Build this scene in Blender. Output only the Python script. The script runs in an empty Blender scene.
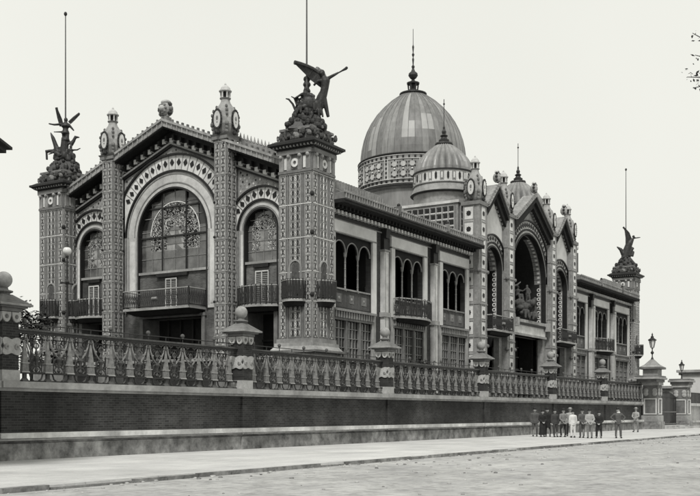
import bpy, bmesh, math, random
from mathutils import Vector, Matrix
from mathutils.geometry import tessellate_polygon
R = random.Random(7)
PI = math.pi
scene = bpy.context.scene
COL = scene.collection

# ------------------------------------------------------------------ materials
MATS = {}
def mat(name, v, rough=.85, var=.25, scale=3., bump=.0, bscale=None, metal=0., tint=(1., 1., .985), stretch=(1, 1, 1), spec=.3, stain=0.):
    m = bpy.data.materials.new(name); m.use_nodes = True
    nt = m.node_tree; N = nt.nodes; L = nt.links
    b = N['Principled BSDF']; b.inputs['Roughness'].default_value = rough; b.inputs['Metallic'].default_value = metal
    b.inputs['Specular IOR Level'].default_value = spec
    tc = N.new('ShaderNodeTexCoord'); mp = N.new('ShaderNodeMapping'); mp.inputs['Scale'].default_value = stretch
    L.new(tc.outputs['Object'], mp.inputs[0])
    n = N.new('ShaderNodeTexNoise'); n.inputs['Scale'].default_value = scale; n.inputs['Detail'].default_value = 8; n.inputs['Roughness'].default_value = .68
    L.new(mp.outputs[0], n.inputs['Vector'])
    r = N.new('ShaderNodeValToRGB'); e = r.color_ramp.elements
    lo, hi = v*(1-var), v*(1+var)
    e[0].position = .3; e[1].position = .7
    e[0].color = (lo*tint[0], lo*tint[1], lo*tint[2], 1); e[1].color = (hi*tint[0], hi*tint[1], hi*tint[2], 1)
    L.new(n.outputs[0], r.inputs[0]); out = r.outputs[0]
    if stain:
        n2 = N.new('ShaderNodeTexNoise'); n2.inputs['Scale'].default_value = scale*.22; n2.inputs['Detail'].default_value = 5
        mp2 = N.new('ShaderNodeMapping'); mp2.inputs['Scale'].default_value = (1, 1, .35); L.new(tc.outputs['Object'], mp2.inputs[0]); L.new(mp2.outputs[0], n2.inputs['Vector'])
        r2 = N.new('ShaderNodeValToRGB'); r2.color_ramp.elements[0].position = .38; r2.color_ramp.elements[1].position = .6
        r2.color_ramp.elements[0].color = (1-stain,)*3+(1,); L.new(n2.outputs[0], r2.inputs[0])
        mx = N.new('ShaderNodeMix'); mx.data_type = 'RGBA'; mx.blend_type = 'MULTIPLY'; mx.inputs[0].default_value = 1
        L.new(out, mx.inputs[6]); L.new(r2.outputs[0], mx.inputs[7]); out = mx.outputs[2]
    L.new(out, b.inputs['Base Color'])
    if bump:
        bn = N.new('ShaderNodeTexNoise'); bn.inputs['Scale'].default_value = bscale or scale*6; bn.inputs['Detail'].default_value = 6
        L.new(tc.outputs['Object'], bn.inputs['Vector'])
        bp = N.new('ShaderNodeBump'); bp.inputs['Strength'].default_value = bump; bp.inputs['Distance'].default_value = .03
        L.new(bn.outputs[0], bp.inputs['Height']); L.new(bp.outputs[0], b.inputs['Normal'])
    MATS[name] = m; return m
def brick(name, c1, c2, mortar, sx, axis, var=.3):
    """running-bond brick in metres; axis 'u' = wall along world X, 'v' = wall along world Y"""
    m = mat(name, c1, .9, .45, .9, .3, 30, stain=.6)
    nt = m.node_tree; N = nt.nodes; L = nt.links; b = N['Principled BSDF']
    src = b.inputs['Base Color'].links[0].from_socket
    g = N.new('ShaderNodeNewGeometry'); sp = N.new('ShaderNodeSeparateXYZ'); cb = N.new('ShaderNodeCombineXYZ')
    L.new(g.outputs['Position'], sp.inputs[0]); L.new(sp.outputs['X' if axis == 'u' else 'Y'], cb.inputs[0]); L.new(sp.outputs['Z'], cb.inputs[1])
    bt = N.new('ShaderNodeTexBrick'); bt.inputs['Scale'].default_value = 1
    bt.inputs['Brick Width'].default_value = .27; bt.inputs['Row Height'].default_value = .085; bt.inputs['Mortar Size'].default_value = .011
    bt.inputs['Color1'].default_value = (.75,)*3+(1,); bt.inputs['Color2'].default_value = (c2/c1,)*3+(1,); bt.inputs['Mortar'].default_value = (mortar/c1,)*3+(1,)
    L.new(cb.outputs[0], bt.inputs['Vector'])
    mx = N.new('ShaderNodeMix'); mx.data_type = 'RGBA'; mx.blend_type = 'MULTIPLY'; mx.inputs[0].default_value = 1
    L.new(src, mx.inputs[6]); L.new(bt.outputs[0], mx.inputs[7]); L.new(mx.outputs[2], b.inputs['Base Color'])
    return m
mat('terracotta', .18, var=.3, scale=2.5, bump=.3, stain=.35)
mat('tile', .25, var=.28, scale=4, bump=.2, stain=.3)
mat('mark', .022, .6, var=.45, scale=5)
mat('glazed', .62, .35, var=.35, scale=2.2, spec=.5, stain=.35)
mat('mid_tile', .3, var=.3, scale=4, bump=.2, stain=.3)
mat('white_tile', .66, .6, var=.18, scale=3, bump=.15, stain=.25)
mat('stone', .33, var=.25, scale=3, bump=.3, stain=.3)
mat('pale_stone', .52, var=.22, scale=2.2, bump=.3, stain=.3)
mat('white_stone', .6, var=.25, scale=2.5, bump=.4, stain=.45)
mat('rough_stone', .25, var=.7, scale=2.2, bump=.7, bscale=9, stain=.55)
mat('ledge_stone', .44, var=.3, scale=2.5, bump=.4, stain=.35)
mat('dark_tile', .015, .6, var=.3)
mat('iron', .022, .55, var=.35, scale=8, bump=.2)
mat('steel', .2, .6, var=.45, scale=7, bump=.3, stain=.35)
mat('light_iron', .085, .6, var=.45, scale=6, bump=.3, stain=.4)
mat('brown_rock', .07, .9, var=.5, scale=6, bump=.5)
mat('bronze', .028, .5, var=.6, scale=5, bump=.4, bscale=14)
mat('dark_wood', .018, .8, var=.4)
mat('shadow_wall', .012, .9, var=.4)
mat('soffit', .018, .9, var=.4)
mat('glass', .02, .15, var=.5, scale=.8, spec=.6)
mat('pane', .1, .12, var=.7, scale=.9, spec=.8)
mat('pane_light', .26, .2, var=.6, scale=1.6, spec=.6)
mat('leaf_glass', .6, .3, var=.45, scale=7)
mat('zinc', .22, .42, var=.3, scale=2.6, stain=.3, stretch=(1, 1, .16), spec=.5)
mat('zinc_dark', .165, .42, var=.3, scale=2.6, stain=.15, stretch=(1, 1, .3))
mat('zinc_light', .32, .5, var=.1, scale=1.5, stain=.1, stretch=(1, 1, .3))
mat('roof_slate', .12, .7, var=.35, scale=2, bump=.3, stain=.3)
mat('plaster', .6, var=.15, scale=1.2, stain=.2)
mat('far_plaster', .55, var=.1, scale=1)
mat('lamp_glass', .6, .3, var=.08)
mat('skin', .3, .6, var=.1)
mat('black_cloth', .02, .9, var=.3, scale=9); mat('dark_cloth', .045, .9, var=.3, scale=9)
mat('brown_cloth', .085, .9, var=.3, scale=9); mat('grey_cloth', .17, .9, var=.3, scale=9)
mat('light_cloth', .3, .9, var=.25, scale=9); mat('white_cloth', .6, .9, var=.12, scale=9)
mat('hair', .02, .7); mat('leather', .02, .4)
mat('leaf', .03, .7, var=.6, scale=3); mat('bark', .06, .9, var=.4)
mat('soil', .05, .95, var=.4, scale=.8, bump=.5, stain=.3)
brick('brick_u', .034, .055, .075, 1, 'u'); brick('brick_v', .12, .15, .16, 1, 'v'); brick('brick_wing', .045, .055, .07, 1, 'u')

def ground_mat(name, base, lo, hi, grit, fine=22., joints=False):
    m = bpy.data.materials.new(name); m.use_nodes = True; nt = m.node_tree; N = nt.nodes; L = nt.links
    b = N['Principled BSDF']; b.inputs['Roughness'].default_value = .95; b.inputs['Specular IOR Level'].default_value = .1
    g = N.new('ShaderNodeNewGeometry')
    rot = N.new('ShaderNodeMapping'); rot.inputs['Scale'].default_value = (.6, 1., 1.); L.new(g.outputs['Position'], rot.inputs[0])
    n1 = N.new('ShaderNodeTexNoise'); n1.inputs['Scale'].default_value = .55; n1.inputs['Detail'].default_value = 9; n1.inputs['Roughness'].default_value = .72; L.new(rot.outputs[0], n1.inputs['Vector'])
    n2 = N.new('ShaderNodeTexNoise'); n2.inputs['Scale'].default_value = fine; n2.inputs['Detail'].default_value = 13; n2.inputs['Roughness'].default_value = .7; L.new(g.outputs['Position'], n2.inputs['Vector'])
    r1 = N.new('ShaderNodeValToRGB'); r1.color_ramp.elements[0].position = .32; r1.color_ramp.elements[1].position = .68
    r1.color_ramp.elements[0].color = (base*lo,)*3+(1,); r1.color_ramp.elements[1].color = (base*hi, base*hi, base*hi*.98, 1); L.new(n1.outputs[0], r1.inputs[0])
    r2 = N.new('ShaderNodeValToRGB'); r2.color_ramp.elements[0].position = .36; r2.color_ramp.elements[1].position = .55
    r2.color_ramp.elements[0].color = (1-grit,)*3+(1,); L.new(n2.outputs[0], r2.inputs[0])
    mx = N.new('ShaderNodeMix'); mx.data_type = 'RGBA'; mx.blend_type = 'MULTIPLY'; mx.inputs[0].default_value = 1
    L.new(r1.outputs[0], mx.inputs[6]); L.new(r2.outputs[0], mx.inputs[7]); L.new(mx.outputs[2], b.inputs['Base Color'])
    if joints:
        bt = N.new('ShaderNodeTexBrick'); bt.inputs['Scale'].default_value = 1; bt.inputs['Brick Width'].default_value = 2.4; bt.inputs['Row Height'].default_value = 1.9; bt.inputs['Mortar Size'].default_value = .018
        bt.inputs['Color1'].default_value = (1, 1, 1, 1); bt.inputs['Color2'].default_value = (.93, .93, .93, 1); bt.inputs['Mortar'].default_value = (.7, .7, .7, 1); L.new(g.outputs['Position'], bt.inputs['Vector'])
        m3 = N.new('ShaderNodeMix'); m3.data_type = 'RGBA'; m3.blend_type = 'MULTIPLY'; m3.inputs[0].default_value = 1; L.new(mx.outputs[2], m3.inputs[6]); L.new(bt.outputs[0], m3.inputs[7]); mx = m3
    n4 = N.new('ShaderNodeTexNoise'); n4.inputs['Scale'].default_value = .16; n4.inputs['Detail'].default_value = 10; n4.inputs['Roughness'].default_value = .75; n4.inputs['Distortion'].default_value = 1.2; L.new(g.outputs['Position'], n4.inputs['Vector'])
    r4 = N.new('ShaderNodeValToRGB'); r4.color_ramp.elements[0].position = .4; r4.color_ramp.elements[1].position = .56; r4.color_ramp.elements[0].color = (lo, lo, lo, 1); L.new(n4.outputs[0], r4.inputs[0])
    m5 = N.new('ShaderNodeMix'); m5.data_type = 'RGBA'; m5.blend_type = 'MULTIPLY'; m5.inputs[0].default_value = .8; L.new(mx.outputs[2], m5.inputs[6]); L.new(r4.outputs[0], m5.inputs[7]); L.new(m5.outputs[2], b.inputs['Base Color'])
    bp = N.new('ShaderNodeBump'); bp.inputs['Strength'].default_value = .7; bp.inputs['Distance'].default_value = .04
    ad = N.new('ShaderNodeMath'); ad.operation = 'ADD'; L.new(n1.outputs[0], ad.inputs[0]); L.new(n2.outputs[0], ad.inputs[1])
    L.new(ad.outputs[0], bp.inputs['Height']); L.new(bp.outputs[0], b.inputs['Normal'])
    MATS[name] = m
ground_mat('dirt', .43, .78, 1.14, .35, 3.2); ground_mat('pavement', .6, .78, 1.08, .12, 14., True)

# ------------------------------------------------------------------ mesh builder in a wall frame (s along, z up, d outwards)
def FE(u0): return lambda s, z, d: (u0-d, s, z)          # end front, outwards = -X
def FL(v0): return lambda s, z, d: (s, v0-d, z)          # long front, outwards = -Y
def FW(): return lambda s, z, d: (s, d, z)               # world: s=X, d=Y
def FC(cx, cy, r): return lambda s, z, d: (cx+(r+d)*math.cos(s/r), cy+(r+d)*math.sin(s/r), z)
class MB:
    def __init__(self, T=None, m='stone'):
        self.T = T or FW(); self.v = []; self.f = []; self.mi = []; self.m = m; self.names = []
    def _mi(self, m):
        m = m or self.m
        if m not in self.names: self.names.append(m)
        return self.names.index(m)
    def raw(self, pts, faces, m=None, T=None):
        T = T or self.T; k = len(self.v); i = self._mi(m)
        self.v += [T(*p) for p in pts]
        for f in faces: self.f.append([k+a for a in f]); self.mi.append(i)
    def box(self, s0, s1, z0, z1, d0, d1, m=None, T=None):
        p = [(s0, z0, d0), (s1, z0, d0), (s1, z0, d1), (s0, z0, d1), (s0, z1, d0), (s1, z1, d0), (s1, z1, d1), (s0, z1, d1)]
        self.raw(p, [(0, 1, 2, 3), (4, 5, 6, 7), (0, 1, 5, 4), (1, 2, 6, 5), (2, 3, 7, 6), (3, 0, 4, 7)], m, T)
    def frus(self, cs, cd, z0, z1, h0, h1, m=None, T=None, r=1.):
        p = [(cs+a*h0, z0, cd+b*h0*r) for a, b in ((-1, -1), (1, -1), (1, 1), (-1, 1))]+[(cs+a*h1, z1, cd+b*h1*r) for a, b in ((-1, -1), (1, -1), (1, 1), (-1, 1))]
        self.raw(p, [(0, 1, 2, 3), (4, 5, 6, 7), (0, 1, 5, 4), (1, 2, 6, 5), (2, 3, 7, 6), (3, 0, 4, 7)], m, T)
    def prism(self, poly, d0, d1, m=None, holes=()):
        loops = [poly]+list(holes); flat = [p for l in loops for p in l]; n = len(flat)
        tris = tessellate_polygon([[Vector((p[0], p[1], 0)) for p in l] for l in loops])
        pts = [(p[0], p[1], d1) for p in flat]+[(p[0], p[1], d0) for p in flat]
        F = [tuple(t) for t in tris]+[tuple(n+a for a in t) for t in tris]; o = 0
        for l in loops:
            c = len(l)
            for i in range(c): a, b = o+i, o+(i+1) % c; F.append((a, b, n+b, n+a))
            o += c
        self.raw(pts, F, m)
    def ring(self, cs, cz, r0, r1, a0, a1, d0, d1, m=None, n=28, clip=None):
        P = []; F = []
        for i in range(n+1):
            a = a0+(a1-a0)*i/n; c, s = math.cos(a), math.sin(a)
            for r in (r0, r1):
                x = r*c
                if clip: x = max(-clip, min(clip, x))
                P += [(cs+x, cz+r*s, d0), (cs+x, cz+r*s, d1)]
        for i in range(n):
            k = 4*i; F += [(k, k+2, k+6, k+4), (k+1, k+3, k+7, k+5), (k, k+1, k+5, k+4), (k+2, k+3, k+7, k+6)]
        F += [(0, 1, 3, 2), (4*n, 4*n+1, 4*n+3, 4*n+2)]
        self.raw(P, F, m)
    def lathe(self, cs, cd, prof, n=16, m=None, flute=0, nf=0, T=None, cap=True, rx=1., a0=0.):
        P = []; F = []
        for r, z in prof:
            for i in range(n):
                a = a0+2*PI*i/n; q = r*(1+flute*(abs(math.sin(nf*a/2))-.6)) if flute else r
                P.append((cs+q*math.cos(a), z, cd+q*math.sin(a)*rx))
        for j in range(len(prof)-1):
            for i in range(n): F.append((j*n+i, j*n+(i+1) % n, (j+1)*n+(i+1) % n, (j+1)*n+i))
        if cap: F += [tuple(range(n)), tuple(range((len(prof)-1)*n, len(prof)*n))]
        self.raw(P, F, m, T)
    def tube(self, pts, r, m=None, n=8, T=None):
        """tapered tube through points given as (s,z,d); r number or list"""
        T = T or self.T; W = [Vector(T(*p)) for p in pts]; rr = r if isinstance(r, (list, tuple)) else [r]*len(W)
        P = []; F = []; up = Vector((.13, .21, .97)); prev = None
        for i, w in enumerate(W):
            t = (W[min(i+1, len(W)-1)]-W[max(i-1, 0)]).normalized()
            if prev is None: x = t.cross(up if abs(t.dot(up)) < .95 else Vector((1, 0, 0))).normalized()
            else: x = (prev-t*prev.dot(t)).normalized()
            prev = x; y = t.cross(x)
            for k in range(n): a = 2*PI*k/n; P.append(tuple(w+(x*math.cos(a)+y*math.sin(a))*rr[i]))
        for j in range(len(W)-1):
            for i in range(n): F.append((j*n+i, j*n+(i+1) % n, (j+1)*n+(i+1) % n, (j+1)*n+i))
        F += [tuple(range(n)), tuple(range((len(W)-1)*n, len(W)*n))]
        self.raw(P, F, m, lambda a, b, c: (a, b, c))
    def ball(self, s, z, d, r, m=None, n=12, sz=1., sd=1., T=None):
        self.lathe(s, d, [(max(r*math.sin(PI*j/(n//2+2)), .002), z-r*sz*math.cos(PI*j/(n//2+2))) for j in range(n//2+3)], n, m, T=T, rx=sd)
    def build(self, name, parent=None, smooth=False, loc=None, rot=None, bevel=0):
        me = bpy.data.meshes.new(name); me.from_pydata(self.v, [], self.f)
        for nme in self.names: me.materials.append(MATS[nme])
        me.polygons.foreach_set('material_index', self.mi)
        bm = bmesh.new(); bm.from_mesh(me); bmesh.ops.recalc_face_normals(bm, faces=bm.faces); bm.to_mesh(me); bm.free()
        if smooth:
            me.polygons.foreach_set('use_smooth', [True]*len(me.polygons)); me.update()
            try: me.set_sharp_from_angle(angle=math.radians(40))
            except Exception: pass
        me.update(); o = bpy.data.objects.new(name, me); COL.objects.link(o)
        if parent: o.parent = parent
        if loc: o.location = loc
        if rot: o.rotation_euler = rot
        if bevel:
            b = o.modifiers.new('bevel', 'BEVEL'); b.width = bevel; b.segments = 1; b.limit_method = 'ANGLE'
        return o
def tag(o, label, cat, group=None):
    o['label'] = label; o['category'] = cat
    if group: o['group'] = group
    return o
def thing(name, label, cat, loc=(0, 0, 0), rz=0, group=None):
    o = bpy.data.objects.new(name, None); COL.objects.link(o); o.location = loc; o.rotation_euler = (0, 0, rz); o.empty_display_size = .2
    return tag(o, label, cat, group)
def struct(o, kind='structure'): o['kind'] = kind; return o
def copy_tree(o, parent=None, loc=None, label=None, rz=None, scale=None):
    c = o.copy(); COL.objects.link(c)
    if parent: c.parent = parent
    if loc is not None: c.location = loc
    if rz is not None: c.rotation_euler = (0, 0, rz)
    if scale is not None: c.scale = scale
    if label: c['label'] = label
    for ch in list(KIDS(o)): copy_tree(ch, c)
    return c
def KIDS(o): return [x for x in bpy.data.objects if x.parent == o]
def rect(a, b, c, d): return [(a, c), (b, c), (b, d), (a, d)]
def archpoly(cs, h, z0, zs, n=24): return [(cs-h, z0), (cs+h, z0)]+[(cs+h*math.cos(PI*i/n), zs+h*math.sin(PI*i/n)) for i in range(n+1)]

# ------------------------------------------------------------------ camera, sky, sun
CAM = (-50., -33.27, 1.55)
cam = bpy.data.cameras.new('camera'); co = bpy.data.objects.new('camera', cam); COL.objects.link(co)
co.location = CAM; co.rotation_euler = (PI/2, 0, math.radians(-58.5))
cam.lens = 36*1011/700; cam.sensor_width = 36; cam.shift_y = .2357; cam.clip_end = 6000; cam.clip_start = .1
scene.camera = co
w = bpy.data.worlds.new('World'); scene.world = w; w.use_nodes = True; N = w.node_tree.nodes; L = w.node_tree.links
bg = N['Background']; sk = N.new('ShaderNodeTexSky'); sk.sky_type = 'NISHITA'; sk.sun_disc = False
SUN_EL, SUN_AZ = 52, math.atan2(-.42, -.9)     # direction towards the sun, measured from +X
sk.sun_elevation = math.radians(SUN_EL); sk.sun_rotation = PI/2-SUN_AZ
hs = N.new('ShaderNodeHueSaturation'); hs.inputs['Saturation'].default_value = .03; L.new(sk.outputs[0], hs.inputs['Color'])
tc = N.new('ShaderNodeTexCoord'); cl = N.new('ShaderNodeTexNoise'); cl.inputs['Scale'].default_value = 1.1; cl.inputs['Detail'].default_value = 5
L.new(tc.outputs['Generated'], cl.inputs['Vector'])
cr = N.new('ShaderNodeValToRGB'); cr.color_ramp.elements[0].color = (7.9, 7.95, 7.3, 1); cr.color_ramp.elements[1].color = (10.0, 10.0, 9.3, 1); L.new(cl.outputs[0], cr.inputs[0])
mx = N.new('ShaderNodeMix'); mx.data_type = 'RGBA'; mx.inputs[0].default_value = .93
L.new(hs.outputs[0], mx.inputs[6]); L.new(cr.outputs[0], mx.inputs[7]); L.new(mx.outputs[2], bg.inputs[0]); bg.inputs[1].default_value = .1
sl = bpy.data.lights.new('sun', 'SUN'); sl.energy = 2.8; sl.angle = math.radians(10); sl.color = (1, .985, .95)
so = bpy.data.objects.new('sun', sl); COL.objects.link(so)
sd = Vector((math.cos(SUN_AZ)*math.cos(math.radians(SUN_EL)), math.sin(SUN_AZ)*math.cos(math.radians(SUN_EL)), math.sin(math.radians(SUN_EL))))
so.rotation_euler = sd.to_track_quat('Z', 'Y').to_euler(); so.location = (-60, -40, 60)
vs = scene.view_settings; vs.view_transform = 'Standard'; vs.look = 'None'; vs.gamma = 1; vs.exposure = 0
try: vs.use_curve_mapping = False
except Exception: pass

# ------------------------------------------------------------------ ground, road, pavement, garden
b = MB(m='dirt'); b.raw([(-3000, -.12, -3000), (3000, -.12, -3000), (3000, -.12, 3000), (-3000, -.12, 3000)], [(0, 1, 2, 3)]); struct(b.build('road'))
b = MB(m='pavement')
KV = -16.2
# uneven kerb line that sinks into the dirt at its near end
xs = [-80+2.*i for i in range(100)]
top = []; n = len(xs)
for x in xs: top.append((x, KV+.02*math.sin(x*.9)))
P = [(x, 0., -6.3) for x in xs]+[(x, max(-.09, min(0, (x+34)*.012-.02)) if x < -32 else 0., y) for x, y in top]+[(x, -.2, y-.03) for x, y in top]
F = [(i, i+1, n+i+1, n+i) for i in range(n-1)]+[(n+i, n+i+1, 2*n+i+1, 2*n+i) for i in range(n-1)]
b.raw(P, F); struct(b.build('pavement'))
b = MB(m='rough_stone')                                        # kerb stones, broken and uneven; dark colour carries their shaded side
x = -36.
while x < 112:
    l = R.uniform(1.1, 1.7); 
    b.box(x, x+l-.04, -.2, -.008+R.choice([0, 0, .004, -.02, -.06]), KV-.08+R.uniform(-.05, .03), KV+.1, 'rough_stone'); x += l
struct(b.build('kerb'))
b = MB(m='soil'); b.box(-110, 49, -.1, 2.3, -6.1, 90); struct(b.build('garden'))
b = MB(m='dirt'); 
for i in range(1500):                                            # pebbles and clods on the dirt road
    x = R.uniform(-47, 40); y = KV-.15-15*R.random()**2.2
    r = .01+.055*R.random()**2.5; b.ball(x, -.12+r*.2, y, r, 'rough_stone' if i % 3 == 0 else 'ledge_stone', 6, .5)
struct(b.build('gravel'), 'stuff')

# ------------------------------------------------------------------ boundary wall
WV = -6.7
PU = [-27.75+12.63*k for k in range(7)]
wall = thing('boundary_wall', 'long dark brick retaining wall with pale stone base and coping along the pavement', 'wall', (-27.75, WV, 0))
wl = Vector((-27.75, WV, 0))
def wp(mb, name, par, **k): o = mb.build(name, par, **k); return o
def lowc(T0): return lambda s, z, d: (s-wl.x, -d, z)
T = lowc(0); U0, U1 = -75, 46.3
def brk(u, hw=.62): return u-hw, u+hw
b = MB(T, 'rough_stone'); b.box(U0, U1, -.1, .55, -.6, .12)
for u in PU[:-1]: b.box(u-.62, u+.62, -.1, .55, .12, .2)
b.build('plinth', wall)
b = MB(T, 'ledge_stone'); b.box(U0, U1, .56, .64, -.6, .07, 'rough_stone'); b.box(U0, U1, .64, .72, -.6, .2, 'stone'); b.box(U0, U1, .72, .9, -.6, .27, 'white_stone')
for u in PU[:-1]: b.box(u-.66, u+.66, .645, .715, .2, .28, 'stone'); b.box(u-.66, u+.66, .725, .895, .27, .34, 'white_stone')
b.build('plinth_moulding', wall)
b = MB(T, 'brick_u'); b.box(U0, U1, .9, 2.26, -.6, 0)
for u in PU[:-1]: b.box(u-.45, u+.45, .9, 2.255, 0, .09)
b.build('brick_panel', wall)
b = MB(T, 'ledge_stone'); b.box(U0, U1, 2.26, 2.36, -.62, .12, 'stone'); b.box(U0, U1, 2.36, 2.58, -.66, .24, 'stone')
for u in PU[:-1]: b.box(u-.55, u+.55, 2.37, 2.57, .24, .32, 'stone')
b.build('coping', wall)
# pier prototype
def bracket_mb(z, full, T=None, h=.33):
    q = MB(T or FW(), 'ledge_stone')
    for f in (lambda s, z, d: (s, -h-d, z), lambda s, z, d: (-h-d, s, z), lambda s, z, d: (h+d, s, z)):
        for sx in (-1, 1):
            q.T = f
            if sx < 0: continue
            if full:
                pts = [((.31+.075*math.cos(4*(a*PI/20-PI/4)))*math.cos(a*PI/20)*1.2, z+(.31+.075*math.cos(4*(a*PI/20-PI/4)))*math.sin(a*PI/20)*.95) for a in range(40)]
                q.prism(pts, -.01, .06)
                for sy in (-1, 1): q.ball(sy*.2, z-.02, .07, .1, 'stone', 10, 1., .5); q.ball(sy*.2, z-.02, .1, .05, 'terracotta', 8, 1., .5)
            else:
                for sy in (-1, 1):
                    q.prism([(sy*.2+.18*math.cos(a), z+.12+.3*math.sin(a)) for a in [-PI*k/10 for k in range(11)]]+[(sy*.2-.18, z+.15), (sy*.2+.18, z+.15)], -.01, .06)
                    q.ball(sy*.2, z+.0, .07, .07, 'terracotta', 8, 1., .5)
    return q
def make_pier():
    q = MB(m='brick_u'); q.box(-.33, .33, 2.95, 4.85, -.33, .33, 'brick_u'); sh = q.build('pier', wall)
    q = MB(m='ledge_stone'); q.box(-.36, .36, 2.57, 2.95, -.36, .36); q.build('pier_base', sh)
    bracket_mb(3.72, True).build('scroll_bracket', sh)
    bracket_mb(4.68, False).build('scroll_bracket', sh)
    q = MB(m='terracotta'); q.box(-.42, .42, 4.85, 4.97, -.42, .42); q.box(-.54, .54, 4.97, 5.03, -.54, .54, 'terracotta'); q.box(-.66, .66, 5.03, 5.1, -.66, .66, 'mid_tile'); q.frus(0, 0, 5.1, 5.2, .64, .5)
    q.frus(0, 0, 5.2, 5.42, .5, .2); q.lathe(0, 0, [(.2, 5.4), (.2, 5.46), (.3, 5.5), (.3, 5.54), (.15, 5.58), (.13, 5.66)], 14)
    q.build('pier_cap', sh, bevel=.01)
    q = MB(m='mid_tile'); q.ball(0, 5.9, 0, .275, None, 18); q.build('stone_ball', sh, smooth=True)
    return sh
pier = make_pier(); pier.location = (0, .33, 0)
for k, u in enumerate(PU[1:-1], 1): copy_tree(pier, wall, (u-wl.x, .33, 0))
# iron railing panels
def S(pts, r, q, m='light_iron'): q.tube(pts, r, m, 6)
def make_railing():
    t = thing('railing_panel', '', 'railing')
    t['tmp'] = 1
    H = 12.63-.7
    q = MB(m='iron'); q.box(-H/2, H/2, 4.3, 4.36, -.08, .08, 'light_iron'); q.box(-H/2, H/2, 4.2, 4.3, -.04, .04)
    q.build('top_rail', t)
    q = MB(m='iron'); S([(-H/2, 4.52, 0), (H/2, 4.52, 0)], .018, q, 'iron')
    for i in range(12):
        s = -H/2+(i+.0)*H/12+.0
        S([(s+.5, 4.36, 0), (s+.5, 4.52, 0)], .02, q, 'iron')
    q.build('finial_rail', t)
    q = MB(m='iron'); q.box(-H/2, H/2, 2.86, 2.93, -.06, .06); q.box(-H/2, H/2, 4.02, 4.06, -.02, .02); q.box(-H/2, H/2, 2.6, 2.64, -.05, .05)
    q.build('bottom_rail', t)
    # obelisk baluster
    q = MB(m='light_iron'); q.frus(0, 0, 2.6, 2.72, .15, .07, r=.6); q.box(-.06, .06, 2.72, 2.86, -.05, .05); q.frus(0, 0, 2.93, 3.2, .14, .12, 'steel', r=.5); q.box(-.15, .15, 3.2, 3.24, -.08, .08, 'stone'); q.frus(0, 0, 3.24, 4.05, .115, .02, 'steel', r=.5); q.frus(0, 0, 2.9, 2.95, .17, .15, 'stone', r=.5); q.ball(0, 4.04, 0, .05, None, 8); q.box(-.02, .02, 4.05, 4.2, -.02, .02)
    b0 = q.build('baluster', t)
    # scroll between obelisks: two S-curves rising to the rail and an urn in the middle
    q = MB(m='light_iron')
    for sx in (-1, 1):
        S([(sx*.42, 4.16, 0), (sx*.36, 3.9, 0), (sx*.22, 3.62, 0), (sx*.1, 3.5, 0), (sx*.02, 3.47, 0)], [.022, .03, .036, .032, .025], q, 'steel')
        S([(sx*.1, 3.42, 0), (sx*.22, 3.36, 0), (sx*.24, 3.22, 0), (sx*.14, 3.16, 0), (sx*.1, 3.22, 0)], [.03, .025, .025, .022, .015], q)
        S([(sx*.12, 2.93, 0), (sx*.2, 3.02, 0), (sx*.13, 3.12, 0), (0, 3.14, 0)], .03, q)
        S([(sx*.34, 4.2, 0), (sx*.2, 4.13, 0), (sx*.12, 4.18, 0)], .03, q)
        S([(sx*.28, 2.86, 0), (sx*.22, 2.7, 0), (sx*.12, 2.64, 0)], .03, q)
    q.lathe(0, 0, [(.03, 2.93), (.07, 3.0), (.03, 3.1), (.06, 3.28), (.11, 3.4), (.08, 3.46), (.03, 3.5), (.06, 3.58), (.03, 3.66), (.015, 3.98)], 8)
    for sx in (-1, 1):
        q.box(sx*.24-.014, sx*.24+.014, 2.93, 4.2, -.014, .014, 'iron'); q.ball(sx*.24, 3.75, 0, .045, 'steel', 6); q.ring(sx*.2, 3.98, .07, .1, 0, 2*PI, -.02, .02, 'iron', 10)
    q.ring(0, 3.3, .17, .2, 0, 2*PI, -.02, .02, 'iron', 12); q.ring(0, 3.82, .08, .115, 0, 2*PI, -.02, .02, 'light_iron', 10); q.box(-.47, .47, 3.52, 3.545, -.012, .012, 'iron')
    s0 = q.build('scroll', t)
    q = MB(m='light_iron'); q.ball(0, 4.63, 0, .085, None, 8); q.frus(0, 0, 4.52, 4.56, .05, .03); f0 = q.build('ball_finial', t)
    for i in range(12):
        s = -H/2+(i+.5)*H/12
        for o, ds in ((b0, 0), (s0, H/24), (f0, 0)):
            if o is s0 and i == 11: continue
            if o is f0 and i % 2: continue
            c = o if i == 0 else o.copy()
            if i: COL.objects.link(c); c.parent = t
            c.location = (s+ds, 0, 0)
    return t
RL = ['cast-iron railing of obelisk balusters on the wall, nearest length at the left edge',
      'cast-iron obelisk railing on the wall, between the first two ball-topped piers that show whole',
      'cast-iron obelisk railing on the wall, below the bow balcony of the long front',
      'cast-iron obelisk railing on the wall, before the left half of the arched portal',
      'cast-iron obelisk railing on the wall, above the people, before the portal right half',
      'cast-iron obelisk railing on the wall, shortest length at the far end by the gate pier']
def railpos(k): return ((PU[k]+PU[k+1])/2, WV+.33, 0)
rp = make_railing(); del rp['tmp']; rp.location = railpos(0); rp['label'] = RL[0]; rp['group'] = 'iron railing lengths on the boundary wall'
for k in range(1, 6): copy_tree(rp, None, railpos(k), RL[k])

# ------------------------------------------------------------------ the pavilion
pav = thing('exhibition_pavilion', 'huge ornate domed exhibition pavilion with tiled towers, gables and arches behind the brick wall', 'pavilion', (0, 0, 2.3))
def B(name, q, par=None, **k):
    """build in world coordinates under the pavilion (its empty sits at z 2.3)"""
    p = par or pav
    o = q.build(name, None, **k); o.parent = p
    o.matrix_parent_inverse = Matrix.Identity(4)
    if p is pav: o.location = Vector(o.location)+Vector((0, 0, -2.3))
    return o
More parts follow.
